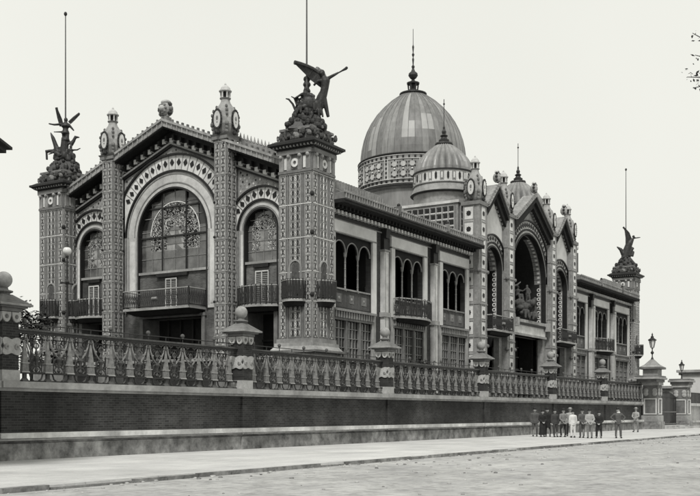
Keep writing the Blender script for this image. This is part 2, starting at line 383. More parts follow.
# ---- ornament helpers
def strip(q, s0, s1, z0, z1, d, cell, kind):
    """vertical ornamented tile strip with pale border lines"""
    q.box(s0, s1, z0, z1, d-.02, d+.02, 'tile' if kind in ('square', 'panel') else 'mid_tile'); e = d+.02
    for s in (s0, s1-.03): q.box(s, s+.03, z0, z1, e-.01, e+.03, 'stone')
    n = max(1, round((z1-z0)/cell)); c = (z1-z0)/n; m = (s0+s1)/2; h = (s1-s0)/2-.07
    for i in range(n):
        a = z0+i*c; cz = a+c/2
        if kind in ('square', 'panel'): q.box(s0+.045, s1-.045, a-.018, a+.018, e-.01, e+.025, 'white_tile')
        if kind == 'bow':
            q.prism([(m-h*.3, a), (m, a-.05), (m+h*.3, a), (m, a+.05)], e-.01, e+.015, 'glazed')
            q.ring(m, cz, h*.7, h*.92, 0, 2*PI, e-.01, e+.01, 'glazed', 8)
            jj = R.uniform(.85, 1.1)
            for sg in (-1, 1):
                q.prism([(m-.015, cz), (m+.015, cz), (m+h*.42*jj, cz+sg*c*.17), (m+.02, cz+sg*c*.38), (m-.02, cz+sg*c*.38), (m-h*.42*jj, cz+sg*c*.17)], e-.01, e+.014, 'mark')
                for sx in (-1, 1): q.box(m+sx*h*.75-.02, m+sx*h*.75+.02, cz+sg*c*.32-.03, cz+sg*c*.32+.03, e, e+.012, 'mark')
        elif kind == 'pair':
            q.box(m-h*.98, m+h*.98, a+.02, a+c-.02, e-.01, e+.004, 'terracotta')
            for sx in (-.5, .5):
                q.ring(m+sx*h, cz, h*.34, h*.46, 0, 2*PI, e-.01, e+.014, 'glazed', 8)
                for sg in (-1, 1):
                    q.prism([(m+sx*h-.015, cz), (m+sx*h+.015, cz), (m+sx*h+h*.24, cz+sg*c*.2), (m+sx*h, cz+sg*c*.4), (m+sx*h-h*.24, cz+sg*c*.2)], e-.01, e+.016, 'mark')
            q.ball(m, cz, e, .06, 'glazed', 6, 1, .4); q.box(m-.02, m+.02, a+.03, a+c-.03, e-.01, e+.012, 'glazed')
            for sg in (-1, 1): q.prism([(m-.09, cz+sg*c*.42), (m, cz+sg*c*.3), (m+.09, cz+sg*c*.42)], e-.01, e+.015, 'glazed')
        elif kind == 'square':
            k = min(h, c*.5)*.42
            q.box(m-h*.95, m+h*.95, cz-c*.38, cz+c*.38, e-.01, e+.012, 'white_tile')
            q.prism([(m-k, cz-k), (m+k, cz-k), (m+k, cz+k), (m-k, cz+k)], e, e+.05, 'dark_tile')
            q.prism([(m-k*1.35, cz), (m, cz-k*1.35), (m+k*1.35, cz), (m, cz+k*1.35)], e, e+.035, 'dark_tile')
        elif kind == 'panel':
            q.box(m-h, m+h, a+.07, a+c-.07, e-.01, e+.012, 'white_tile')
def dentils(q, s0, s1, z0, z1, d, step, w, proud, m='white_tile'):
    n = int((s1-s0)/step)
    for i in range(n):
        s = s0+(i+.5)*(s1-s0)/n; q.box(s-w/2, s+w/2, z0, z1, d, d+proud, m)
def under(o):
    o.parent = pav; o.location = Vector(o.location)+Vector((0, 0, -2.3)); return o
def balcony(name, par, T, s0, s1, z0, z1, dep, bow=False, front=True, mesh='iron', rail_d0=0.):
    """floor slab, brackets and an ironwork parapet that returns to the wall"""
    if bow:
        n = 10; out = [(s0+(s1-s0)*i/n, dep*(.45+.55*math.sin(PI*i/n))) for i in range(n+1)]
    else: out = [(s0, dep), (s1, dep)]
    path = [(s0, rail_d0)]+out+[(s1, rail_d0)]
    q = MB(T, 'stone')
    n = len(path)
    P = [(s, z0, d) for s, d in path]+[(s, z0-.16, d) for s, d in path]
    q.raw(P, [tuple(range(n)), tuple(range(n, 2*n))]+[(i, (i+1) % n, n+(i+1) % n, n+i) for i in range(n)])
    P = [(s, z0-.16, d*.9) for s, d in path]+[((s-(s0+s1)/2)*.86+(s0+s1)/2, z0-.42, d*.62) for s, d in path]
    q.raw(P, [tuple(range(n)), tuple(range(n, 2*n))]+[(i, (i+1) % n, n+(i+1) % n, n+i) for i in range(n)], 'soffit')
    fl = q.build(name, par)
    if par is None: under(fl)
    q = MB(T, mesh)
    for (a, da), (c, dc) in zip(path, path[1:]):
        q.tube([(a, z1, da), (c, z1, dc)], .045, 'stone', 5); q.tube([(a, z0+.1, da), (c, z0+.1, dc)], .035, mesh, 5)
        q.tube([(a, z0, da), (a, z1+.08, da)], .05, mesh, 5)
        L2 = math.hypot(c-a, dc-da); k = max(2, int(L2/.16))
        for i in range(k):
            t = (i+.5)/k; s = a+(c-a)*t; d = da+(dc-da)*t
            q.tube([(s, z0+.1, d), (s, z1, d)], .018, mesh, 4)
            if i+1 < k:
                t2 = (i+1.5)/k; s2 = a+(c-a)*t2; d2 = da+(dc-da)*t2
                for za, zb in ((z0+.15, z1-.1), (z1-.1, z0+.15), (z0+.55, z0+.75)): q.tube([(s, za, d), (s2, zb, d2)], .016, mesh, 4)
        # pale cartouche in the middle of each length
        if L2 > 1.2:
            cs, cd = (a+c)/2, (da+dc)/2; dx, dy = (c-a)/L2*.22, (dc-da)/L2*.22
            q.tube([(cs-dx, (z0+z1)/2, cd+.03), (cs+dx, (z0+z1)/2, cd+.03)], [.1, .1], 'tile', 8)
    q.build('balustrade', par or fl)
    return fl

# ---- towers (prototype at origin, faces -X and -Y seen)
def make_tower():
    W = 2.4; q = MB(m='terracotta'); q.box(0, W, 2.3, 17.3, 0, W)
    tw = B('tower', q)
    q = MB(m='tile')
    faces = (lambda s, z, d: (-d, s, z), lambda s, z, d: (s, -d, z), lambda s, z, d: (W+d, s, z))
    for f in faces:
        q.T = f
        for z0, z1 in ((6.1, 8.15), (8.25, 9.95), (10.05, 12.0), (12.1, 14.0), (14.1, 15.85)):
            strip(q, .06, .52, z0, z1, 0, .44, 'bow'); strip(q, W-.52, W-.06, z0, z1, 0, .44, 'bow')
            if z0 > 9.99 or z0 < 8: strip(q, .78, W-.78, z0, z1, -.005, .5, 'pair')
            else: q.box(.78, W-.78, z0, z1, -.02, .006, 'terracotta')
            q.box(0, W, z1+.03, z1+.08, -.01, .035, 'white_tile')
        for s in (0, W-.03, .62, W-.65): q.box(s, s+.03, 6, 16, -.01, .045, 'tile')
        for zz in (8.6, 12.3, 14.6): q.ball(.02, zz, .03, .1, 'dark_tile', 8, 1.5)
    q.build('tile_panels', tw)
    q = MB(m='tile')
    for f in faces:
        q.T = f; h = .36
        q.prism(archpoly(W/2, h, 8.3, 10.3, 12), .0, .03, 'terracotta'); q.ring(W/2, 10.3, h, h+.1, 0, PI, 0, .08, 'stone', 12)
        q.box(W/2-h-.13, W/2-h, 8.3, 10.3, 0, .08, 'tile'); q.box(W/2+h, W/2+h+.13, 8.3, 10.3, 0, .08, 'tile')
        q.prism(archpoly(W/2, h-.1, 8.3, 10.3, 12), .03, .04, 'brown_rock')
    q.build('niche', tw)
    # frieze and cornice
    q = MB(m='tile')
    for f in faces:
        q.T = f; q.box(0, W, 15.95, 16.1, -.05, .12, 'terracotta'); q.box(-.02, W+.02, 17.05, 17.3, -.05, .2, 'terracotta')
        for s in (.08, .66, 1.46, 2.02): q.box(s, s+.3, 16.1, 17.05, 0, .13, 'tile'); q.ball(s+.15, 16.95, .17, .12, 'stone', 8)
        q.box(.42, .62, 16.2, 16.9, 0, .06, 'white_tile'); q.box(1.8, 2.0, 16.2, 16.9, 0, .06, 'white_tile')
        q.ring(W/2, 16.55, .12, .26, 0, 2*PI, 0, .12, 'white_tile', 16); q.box(W/2-.3, W/2+.3, 16.2, 16.9, 0, .04, 'terracotta')
    q.box(-.12, W+.12, 17.302, 17.42, -.12, W+.12, 'iron', FW()); q.frus(W/2, W/2, 17.42, 17.62, 1.4, 1.68, 'iron', FW())
    q.box(-.52, W+.52, 17.62, 17.76, -.52, W+.52, 'iron', FW()); q.frus(W/2, W/2, 17.76, 17.95, 1.66, 1.35, 'iron', FW())
    for f in faces[:2]:
        q.T = f; dentils(q, -.3, W+.3, 17.44, 17.6, .18, .24, .1, .2, 'tile')
    q.build('cornice', tw)
    q = MB(m='terracotta'); q.box(.1, W-.1, 17.95, 18.65, .1, W-.1); q.box(0, W, 18.55, 18.7, 0, W)
    for i in range(130):
        k = R.randint(0, 3); a = R.uniform(-.1, W+.1); p = ((a, -.05), (a, W+.05), (-.05, a), (W+.05, a))[k]
        q.ball(p[0], 18.0+R.uniform(0, .5)+.0, p[1], R.uniform(.07, .17), 'brown_rock' if i % 4 else 'terracotta', 7, R.uniform(.7, 1.6))
    q.build('crowning_pedestal', tw)
    q = MB(m='stone'); q.box(-.12, W+.12, 5.75, 6.0, -.12, W+.12, 'tile'); q.box(-.22, W+.22, 5.55, 5.75, -.22, W+.22); q.frus(W/2, W/2, 5.3, 5.55, 1.62, 1.42); q.box(-.5, W+.5, 5.15, 5.3, -.5, W+.5, 'terracotta'); q.box(-.3, W+.3, 2.3, 5.15, -.3, W+.3, 'terracotta')
    q.build('tower_base', tw)
    for f in faces:
        balcony('balcony', tw, f, .45, W-.45, 8.35, 9.45, .8, True)
    return tw
tower = make_tower()
tower2 = copy_tree(tower, pav, (0, 20.95, -2.3)); tower3 = copy_tree(tower, pav, (67.2, 0, -2.3))

# ---- finial turret used on all gable pylons (prototype centred at origin, base z=0, height 3.45)
def turret_parts(par, z, sc=(1, 1, 1)):
    def put(q, name):
        o = q.build(name, par, loc=(0, 0, z)); o.scale = sc; return o
    q = MB(m='stone'); q.frus(0, 0, 0, .12, .62, .7, 'terracotta')
    q.lathe(0, 0, [(.5, .1), (.62, .3), (.82, .75), (.85, 1.15), (.78, 1.5), (.62, 1.8), (.45, 2.02), (.34, 2.2), (.28, 2.4), (.38, 2.5)], 8, 'stone', a0=PI/8)
    for k in range(4):
        a = k*PI/2+PI/4; c, s_ = math.cos(a), math.sin(a)
        for r, zz, rr in ((.72, .28, .12), (.8, .5, .1), (.84, .75, .13), (.84, 1.35, .09), (.74, 1.62, .1), (.55, 1.9, .09)): q.ball(c*r, zz, s_*r, rr, 'terracotta', 7, 1.3)
        q.ball(c*.66, .08, s_*.66, .15, 'bronze', 7); a = k*PI/2; q.ball(math.cos(a)*.74, .2, math.sin(a)*.74, .15, 'bronze', 7)
    put(q, 'turret')
    for k in range(4):
        q = MB(m='white_tile'); a = k*PI/2; c, s_ = math.cos(a), math.sin(a)
        q.T = lambda x, zz, d, c=c, s_=s_: (c*(.78+d)-s_*x, s_*(.78+d)+c*x, zz)
        q.prism([(.27*math.cos(i*PI/9), 1.02+.52*math.sin(i*PI/9)) for i in range(18)], -.1, .06, 'white_tile'); q.ball(0, 1.08, .06, .08, 'terracotta', 8, 1.9, .5); q.ball(0, .82, .06, .05, 'terracotta', 6, 1, .5)
        q.tube([(.31*math.cos(i*PI/10), 1.02+.58*math.sin(i*PI/10), .02) for i in range(21)], .07, 'bronze', 6)
        for i in range(20): q.ball(.33*math.cos(i*PI/10), 1.02+.62*math.sin(i*PI/10), .05, .055, 'bronze', 5)
        put(q, 'medallion')
    q = MB(m='pale_stone'); q.lathe(0, 0, [(.18, 2.5), (.18, 2.9)], 8, 'soffit')
    for k in range(6): a = k*PI/3; q.lathe(math.cos(a)*.29, math.sin(a)*.29, [(.07, 2.5), (.05, 2.6), (.05, 2.82), (.08, 2.92)], 6, 'pale_stone')
    q.lathe(0, 0, [(.4, 2.92), (.42, 2.98), (.34, 3.02), (.3, 3.16), (.18, 3.3), (.06, 3.36), (.07, 3.42), (.02, 3.5)], 12, 'pale_stone')
    put(q, 'finial')

# ---- end front (plane u = 1.3)
UE = 1.3; TE = FE(UE); CV0 = 12.0; VL_, VR_ = 2.4, 21.6
def gz(v, top=21.0, sl=.4): return top-sl*abs(v-CV0)
q = MB(TE, 'brick_v')
outl = [(VL_, 2.3), (VR_, 2.3), (VR_, gz(VR_)-.8), (CV0, gz(CV0)-.8), (VL_, gz(VL_)-.8)]
CW = dict(c=CV0, h=3.0, z0=11.05, zs=13.55)
SW = [dict(c=4.65, h=1.28, z0=11.1, zs=13.15), dict(c=19.2, h=1.28, z0=11.1, zs=13.15)]
holes = [archpoly(CV0, 3.0, 11.05, 13.55), archpoly(4.65, 1.28, 11.1, 13.15), archpoly(19.2, 1.28, 11.1, 13.15), rect(9.3, 14.7, 3.0, 7.9), rect(3.5, 5.8, 3., 7.9), rect(18.2, 20.5, 3., 7.9)]
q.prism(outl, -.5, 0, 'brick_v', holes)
endw = B('gable_wall', q)
def gband(q, cs, zt, sl, s0, s1, o0, o1, d0, d1, m):
    P = [(s0, zt-sl*abs(s0-cs)-o0), (cs, zt-o0), (s1, zt-sl*abs(s1-cs)-o0), (s1, zt-sl*abs(s1-cs)-o1), (cs, zt-o1), (s0, zt-sl*abs(s0-cs)-o1)]
    q.prism(P, d0, d1, m)
q = MB(TE, 'terracotta')
gband(q, CV0, 21.05, .4, 2.3, 21.7, .12, .28, -.6, 1.15, 'stone'); gband(q, CV0, 21.05, .4, 2.3, 21.7, .28, .62, -.6, 1.05, 'mid_tile'); gband(q, CV0, 21.05, .4, 2.3, 21.7, .62, .72, -.6, .95, 'soffit')
gband(q, CV0, 21.05, .4, 2.4, 21.6, .72, 1.5, 0, .12, 'dark_tile'); gband(q, CV0, 21.05, .4, 2.4, 21.6, 1.5, 1.62, 0, .3, 'tile')
gband(q, CV0, 21.05, .4, 2.4, 21.6, 1.62, 1.75, 0, .2, 'dark_tile')
n = 44
for i in range(n+1):
    s = 2.5+19*i/n; z = gz(s, 21.05)
    if i % 1 == 0: q.box(s-.05, s+.05, z-.14, z+.02, .95, 1.12, 'terracotta')
    q.box(s-.03, s+.03, z-.62, z-.3, 1.05, 1.12, 'stone')
for i in range(30):
    s = 2.7+18.6*i/29; z = gz(s, 21.05)
    if abs(s-CV0) < .3: continue
    q.box(s-.07, s+.07, z-1.3, z-.95, .1, .4, 'dark_wood'); q.box(s-.07, s+.07, z-1.36, z-1.3, .1, .38, 'stone'); q.box(s+.13, s+.47, z-1.4, z-1.08, .1, .2, 'white_tile')
q.build('gable_cornice', None).parent = endw
q = MB(TE, 'stone')                                       # spike cresting behind the gable
for i in range(16):
    s = 2.5+i*.28; z = gz(s, 21.05); q.box(s-.14, s+.14, z-.1, z+.28, -.5, -.42, 'tile'); q.frus(s, -.46, z+.28, z+.66, .07, .01, 'stone')
q.build('roof_cresting', None).parent = endw
q = MB(TE, 'bronze'); q.box(CV0-.22, CV0+.22, 20.8, 21.1, .4, .95, 'tile')
q.ball(CV0, 21.6, .68, .48, 'stone', 14)
for i in range(10):
    a = i*PI/5; q.ball(CV0+.48*math.cos(a), 21.6+.46*math.sin(a), .75, .16, 'terracotta' if i % 2 else 'bronze', 7)
q.ball(CV0, 21.6, 1.1, .2, 'pale_stone', 10); q.ball(CV0, 22.08, .7, .34, 'pale_stone', 10, .5)
for i in range(8): a = i*PI/4; q.ball(CV0+.28*math.cos(a), 21.6+.28*math.sin(a), 1.05, .1, 'terracotta', 6)
q.build('gable_rosette', None).parent = endw
# ceramic spandrels around the arches
for c, r0_, a, e_ in ((CV0, 4.3, 7.65, 16.35), (4.65, 1.65, 2.42, 6.5), (19.2, 1.65, 17.5, 21.58)):
    zs_ = 13.55 if c == CV0 else 13.15; q = MB(TE, 'tile'); r0_ = min(r0_, 4.33)
    P = [(c+r0_*math.cos(PI*i/30), zs_+r0_*math.sin(PI*i/30)) for i in range(31)]
    tp = lambda v: 21.05-.4*abs(v-CV0)-1.72
    lo = [(a, zs_)] if a < c-r0_-.01 else []; hi_ = [(e_, zs_)] if e_ > c+r0_+.01 else []
    poly = hi_+P+lo+[(a, tp(a))]+([(CV0, tp(CV0))] if c == CV0 else [])+[(e_, tp(e_))]
    q.prism(poly, 0, .03, 'mid_tile')
    z = zs_+.1; row = 0
    while z < 19.4:
        v = a+.15+(row % 2)*.17
        while v < e_-.1:
            if math.hypot(v-c, z-zs_) > r0_+.12 and z < tp(v)-.15:
                k = R.uniform(.06, .085); q.prism([(v-k, z), (v, z-k*1.2), (v+k, z), (v, z+k*1.2)], .02, .05, R.choice(['glazed', 'mark', 'tile', 'stone']))
            v += .34
        z += .2; row += 1
    q.build('spandrel', None).parent = endw
# arch surrounds
def surround(par, T, c, h, zs, zb, t1, t2, clip, nv, d=.0, a=.0, wm='white_tile'):
    q = MB(T, wm)
    q.ring(c, zs, h, h+t1, -a, PI+a, d, d+.1, 'pale_stone', 40)
    q.ring(c, zs, h+t1*.3, h+t1*.36, 0, PI, d, d+.14, 'tile', 40); q.ring(c, zs, h+t1*.86, h+t1*.93, 0, PI, d, d+.14, 'tile', 40)
    q.ring(c, zs, h-.06, h+.06, 0, PI, d-.3, d+.16, 'dark_tile', 40)
    for sx in (-1, 1):
        x0, x1 = sorted((c+sx*h, c+sx*(h+t1))); q.box(x0, x1, zb, zs, d, d+.1, 'pale_stone')
        k = (x1-x0)*.28; q.box(x0+k, x1-k, zb+.3, zs-.3, d, d+.13, 'white_tile'); 
        for xx in (x0+k*.5, x1-k*.5-.03): q.box(xx, xx+.03, zb+.2, zs, d, d+.13, 'tile')
        x2 = c+sx*(h+t1+.07)
        q.box(x2-.07, x2+.07, zb, zs, d, d+.18, 'tile'); x3 = c+sx*h; q.box(x3-.05, x3+.05, zb, zs, d-.3, d+.16, 'dark_tile')
    q.build('arch_surround', None).parent = par
    q = MB(T, 'tile'); r0, r1 = h+t1, h+t1+t2
    q.ring(c, zs, r0, r0+.13, 0, PI, d, d+.2, 'dark_tile', 40, clip); q.ring(c, zs, r0+.13, r1, 0, PI, d, d+.08, 'white_tile', 40, clip)
    q.ring(c, zs, r1, r1+.12, 0, PI, d, d+.22, 'dark_tile', 40, clip)
    for i in range(nv):
        an = PI*(i+.5)/nv; rm = (r0+r1)/2+.07; x, z = c+rm*math.cos(an), zs+rm*math.sin(an)
        if clip and abs(x-c) > clip-.12: continue
        k = min(.17, (r1-r0)*.2); ca, sa = math.cos(an), math.sin(an)
        q.prism([(x+k*1.5*ca, z+k*1.5*sa), (x-k*sa, z+k*ca), (x-k*1.3*ca, z-k*1.3*sa), (x+k*sa, z-k*ca)], d+.07, d+.13, 'dark_tile')
        a2 = PI*i/nv
        if i and abs((r1)*math.cos(a2)) < (clip or 99):
            x, z = math.cos(a2), math.sin(a2); p = [(c+(r0+.13)*x-.02*z, zs+(r0+.13)*z+.02*x), (c+r1*x-.02*z, zs+r1*z+.02*x), (c+r1*x+.02*z, zs+r1*z-.02*x), (c+(r0+.13)*x+.02*z, zs+(r0+.13)*z-.02*x)]
            q.prism(p, d+.07, d+.11, 'tile')
    q.build('voussoir_ring', None).parent = par
surround(endw, TE, CV0, 3.0, 13.55, 8.4, 1.05, 1.1, 4.28, 25)
for sw in SW: surround(endw, TE, sw['c'], 1.28, 13.15, 8.4, .45, .85, 2.15, 13)
# windows
def arch_window(par, T, c, h, z0, zs, nx, d=-.25, big=False):
    q = MB(T, 'pane'); q.prism(archpoly(c, h, z0, zs), d-.05, d, 'glass'); g = under(q.build('arched_window', None))
    top = lambda s: zs+math.sqrt(max(h*h-(s-c)**2, 0))
    q = MB(T, 'tile'); nz = int((zs+h-z0)/(2*h/nx)+.5)
    # leaded panes, each tilted a little so they pick up different greys
    for i in range(nx):
        for j in range(nz):
            s0, s1 = c-h+2*h*i/nx+.03, c-h+2*h*(i+1)/nx-.03; za, zb = z0+(zs+h-z0)*j/nz+.03, z0+(zs+h-z0)*(j+1)/nz-.03
            zm = min(top(s0), top(s1)) if True else 0
            if za > zm-.1: continue
            q.raw([(s0, za, d+.015+R.uniform(0, .02)), (s1, za, d+.015+R.uniform(0, .02)), (s1, min(zb, zm), d+.015+R.uniform(0, .02)), (s0, min(zb, zm), d+.015)], [(0, 1, 2, 3)], 'pane')
    for i in range(1, nx): s = c-h+2*h*i/nx; q.box(s-.02, s+.02, z0, top(s), d, d+.06, 'tile')
    for j in range(nz):
        z = z0+(zs+h-z0)*j/nz; hw = h if z < zs else math.sqrt(max(h*h-(z-zs)**2, .01)); q.box(c-hw, c+hw, z-.02, z+.02, d, d+.06, 'tile')
    q.build('glazing_bars', None).parent = g
    if big:
        q = MB(T, 'iron')
        for s in (c-h*.33-.02, c+h*.36): q.box(s-.05, s+.05, z0, top(s)-.02, d, d+.12)
        for z in (13.4, 15.35): hw = h if z < zs else math.sqrt(h*h-(z-zs)**2); q.box(c-hw, c+hw, z-.05, z+.05, d, d+.13)
        q.build('window_beam', None).parent = g
    # coloured foliage pattern in an inner arch
    q = MB(T, 'leaf_glass'); n = 3600 if big else 1100; hi = h*.7; zl = z0+(1.5 if big else .75)
    for i in range(n):
        a = R.uniform(0, PI); rr = hi*math.sqrt(R.uniform(.0, 1)) if not big else hi*R.choice([R.uniform(.25, 1), R.uniform(.6, 1.02)])
        x = c+rr*math.cos(a); z = zs+.0+rr*math.sin(a)*(1.0)
        if R.random() < .35: z = R.uniform(zl, zs); x = c+(R.choice([-1, 1])*hi*R.uniform(.35, 1))
        k = R.uniform(.03, .085)*(1.05 if big else .85); t = R.uniform(0, PI)
        q.raw([(x+k*math.cos(t), z+k*math.sin(t), d+.045), (x-k*.5*math.sin(t), z+k*.5*math.cos(t), d+.045), (x-k*math.cos(t), z-k*math.sin(t), d+.045), (x+k*.5*math.sin(t), z-k*.5*math.cos(t), d+.045)], [(0, 1, 2, 3)], R.choice(['leaf_glass', 'leaf_glass', 'leaf_glass', 'mid_tile', 'pane', 'mark']))
    q.prism(archpoly(c, hi, zl-.1, zs), d-.02, d+.025, 'pane_light')
    if big: q.ring(c, zs, hi, hi+.06, 0, PI, d+.04, d+.07, 'leaf_glass', 30)
    q.build('leaf_pattern', None).parent = g
    q = MB(T, 'stone'); q.box(c-h-.1, c+h+.1, z0-.16, z0, -.1, .14); q.box(c-h*.45, c+h*.45, z0-.4, z0-.16, 0, .18, 'dark_wood')
    q.build('sill', None).parent = g
arch_window(endw, TE, CV0, 3.0, 11.05, 13.55, 6, big=True)
for sw in SW: arch_window(endw, TE, sw['c'], 1.28, 11.1, 13.15, 4)
def louvre_door(par, T, c, w, z0, z1, d=0):
    q = MB(T, 'pale_stone'); q.box(c-w/2, c+w/2, z0, z1, d, d+.05, 'mid_tile')
    for s in (c-w/2, c+w/2-.07, c-.02): q.box(s, s+.07, z0, z1, d, d+.1)
    q.box(c-w/2, c+w/2, z1-.08, z1, d, d+.102)
    n = int((z1-z0)/.12)
    for i in range(n): z = z0+i*.12; q.box(c-w/2+.08, c-.03, z, z+.03, d+.05, d+.08, 'dark_tile'); q.box(c+.06, c+w/2-.08, z, z+.03, d+.05, d+.08, 'dark_tile')
    q.build('louvred_door', None).parent = par
louvre_door(endw, TE, CV0+.1, 1.0, 8.45, 10.55); louvre_door(endw, TE, 4.6, 1.05, 8.3, 10.5); louvre_door(endw, TE, 19.25, 1.0, 8.3, 10.5)
balcony('balcony', None, TE, 9.2, 14.9, 8.45, 9.6, 1.7)
balcony('balcony', None, TE, 3.1, 6.2, 8.3, 9.45, 1.1, True)
balcony('balcony', None, TE, 17.7, 20.7, 8.3, 9.45, 1.1, True)
# ground floor of the end front: recessed dark entrances
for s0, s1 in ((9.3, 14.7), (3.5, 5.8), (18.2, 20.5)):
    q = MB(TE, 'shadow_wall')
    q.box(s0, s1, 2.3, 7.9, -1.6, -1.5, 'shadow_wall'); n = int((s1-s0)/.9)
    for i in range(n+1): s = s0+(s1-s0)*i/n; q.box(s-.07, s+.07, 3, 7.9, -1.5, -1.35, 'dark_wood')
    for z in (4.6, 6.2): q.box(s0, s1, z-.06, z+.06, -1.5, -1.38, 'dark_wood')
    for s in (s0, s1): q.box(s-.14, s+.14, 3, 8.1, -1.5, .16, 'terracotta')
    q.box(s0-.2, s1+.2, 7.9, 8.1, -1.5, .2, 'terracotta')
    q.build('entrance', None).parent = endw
q = MB(TE, 'stone'); q.box(2.7, 21.3, 2.3, 4.9, 0, .3, 'brick_wing'); q.box(2.7, 21.3, 4.9, 5.1, 0, .42); q.build('base_course', None).parent = endw
# gable pylons
def end_pylon():
    q = MB(m='terracotta'); q.box(-.5, .5, 2.3, 19.0, -.5, .5, 'terracotta'); p = B('pylon', q)
    q = MB(); 
    for f in (lambda s, z, d: (-.5-d, s, z), lambda s, z, d: (s, -.5-d, z), lambda s, z, d: (s, .5+d, z)):
        q.T = f
        for i in range(7):
            z0 = 4.4+i*2.05; z1 = min(z0+1.95, 18.9)
            strip(q, -.44, -.02, z0, z1, 0, .45, 'bow'); strip(q, .02, .44, z0, z1, 0, .45, 'bow'); q.box(-.5, .5, z1+.02, z1+.08, 0, .045, 'stone')
        for z in (8.6, 12.7, 14.9): q.ball(.46, z, .03, .09, 'dark_tile', 8)
    q.build('tile_panels', p)
    q = MB(m='terracotta'); q.box(-.62, .62, 18.85, 19.1, -.62, .62); q.build('capital', p)
    q = MB(m='terracotta'); q.box(-.7, .7, 2.3, 4.2, -.7, .7); q.box(-.6, .6, 4.2, 4.4, -.6, .6, 'tile'); q.build('pylon_base', p)
    turret_parts(p, 19.05, (1, 1, 1))
    return p
ep = end_pylon(); ep.location = (.7, 7.1, -2.3); copy_tree(ep, pav, (.7, 16.9, -2.3))

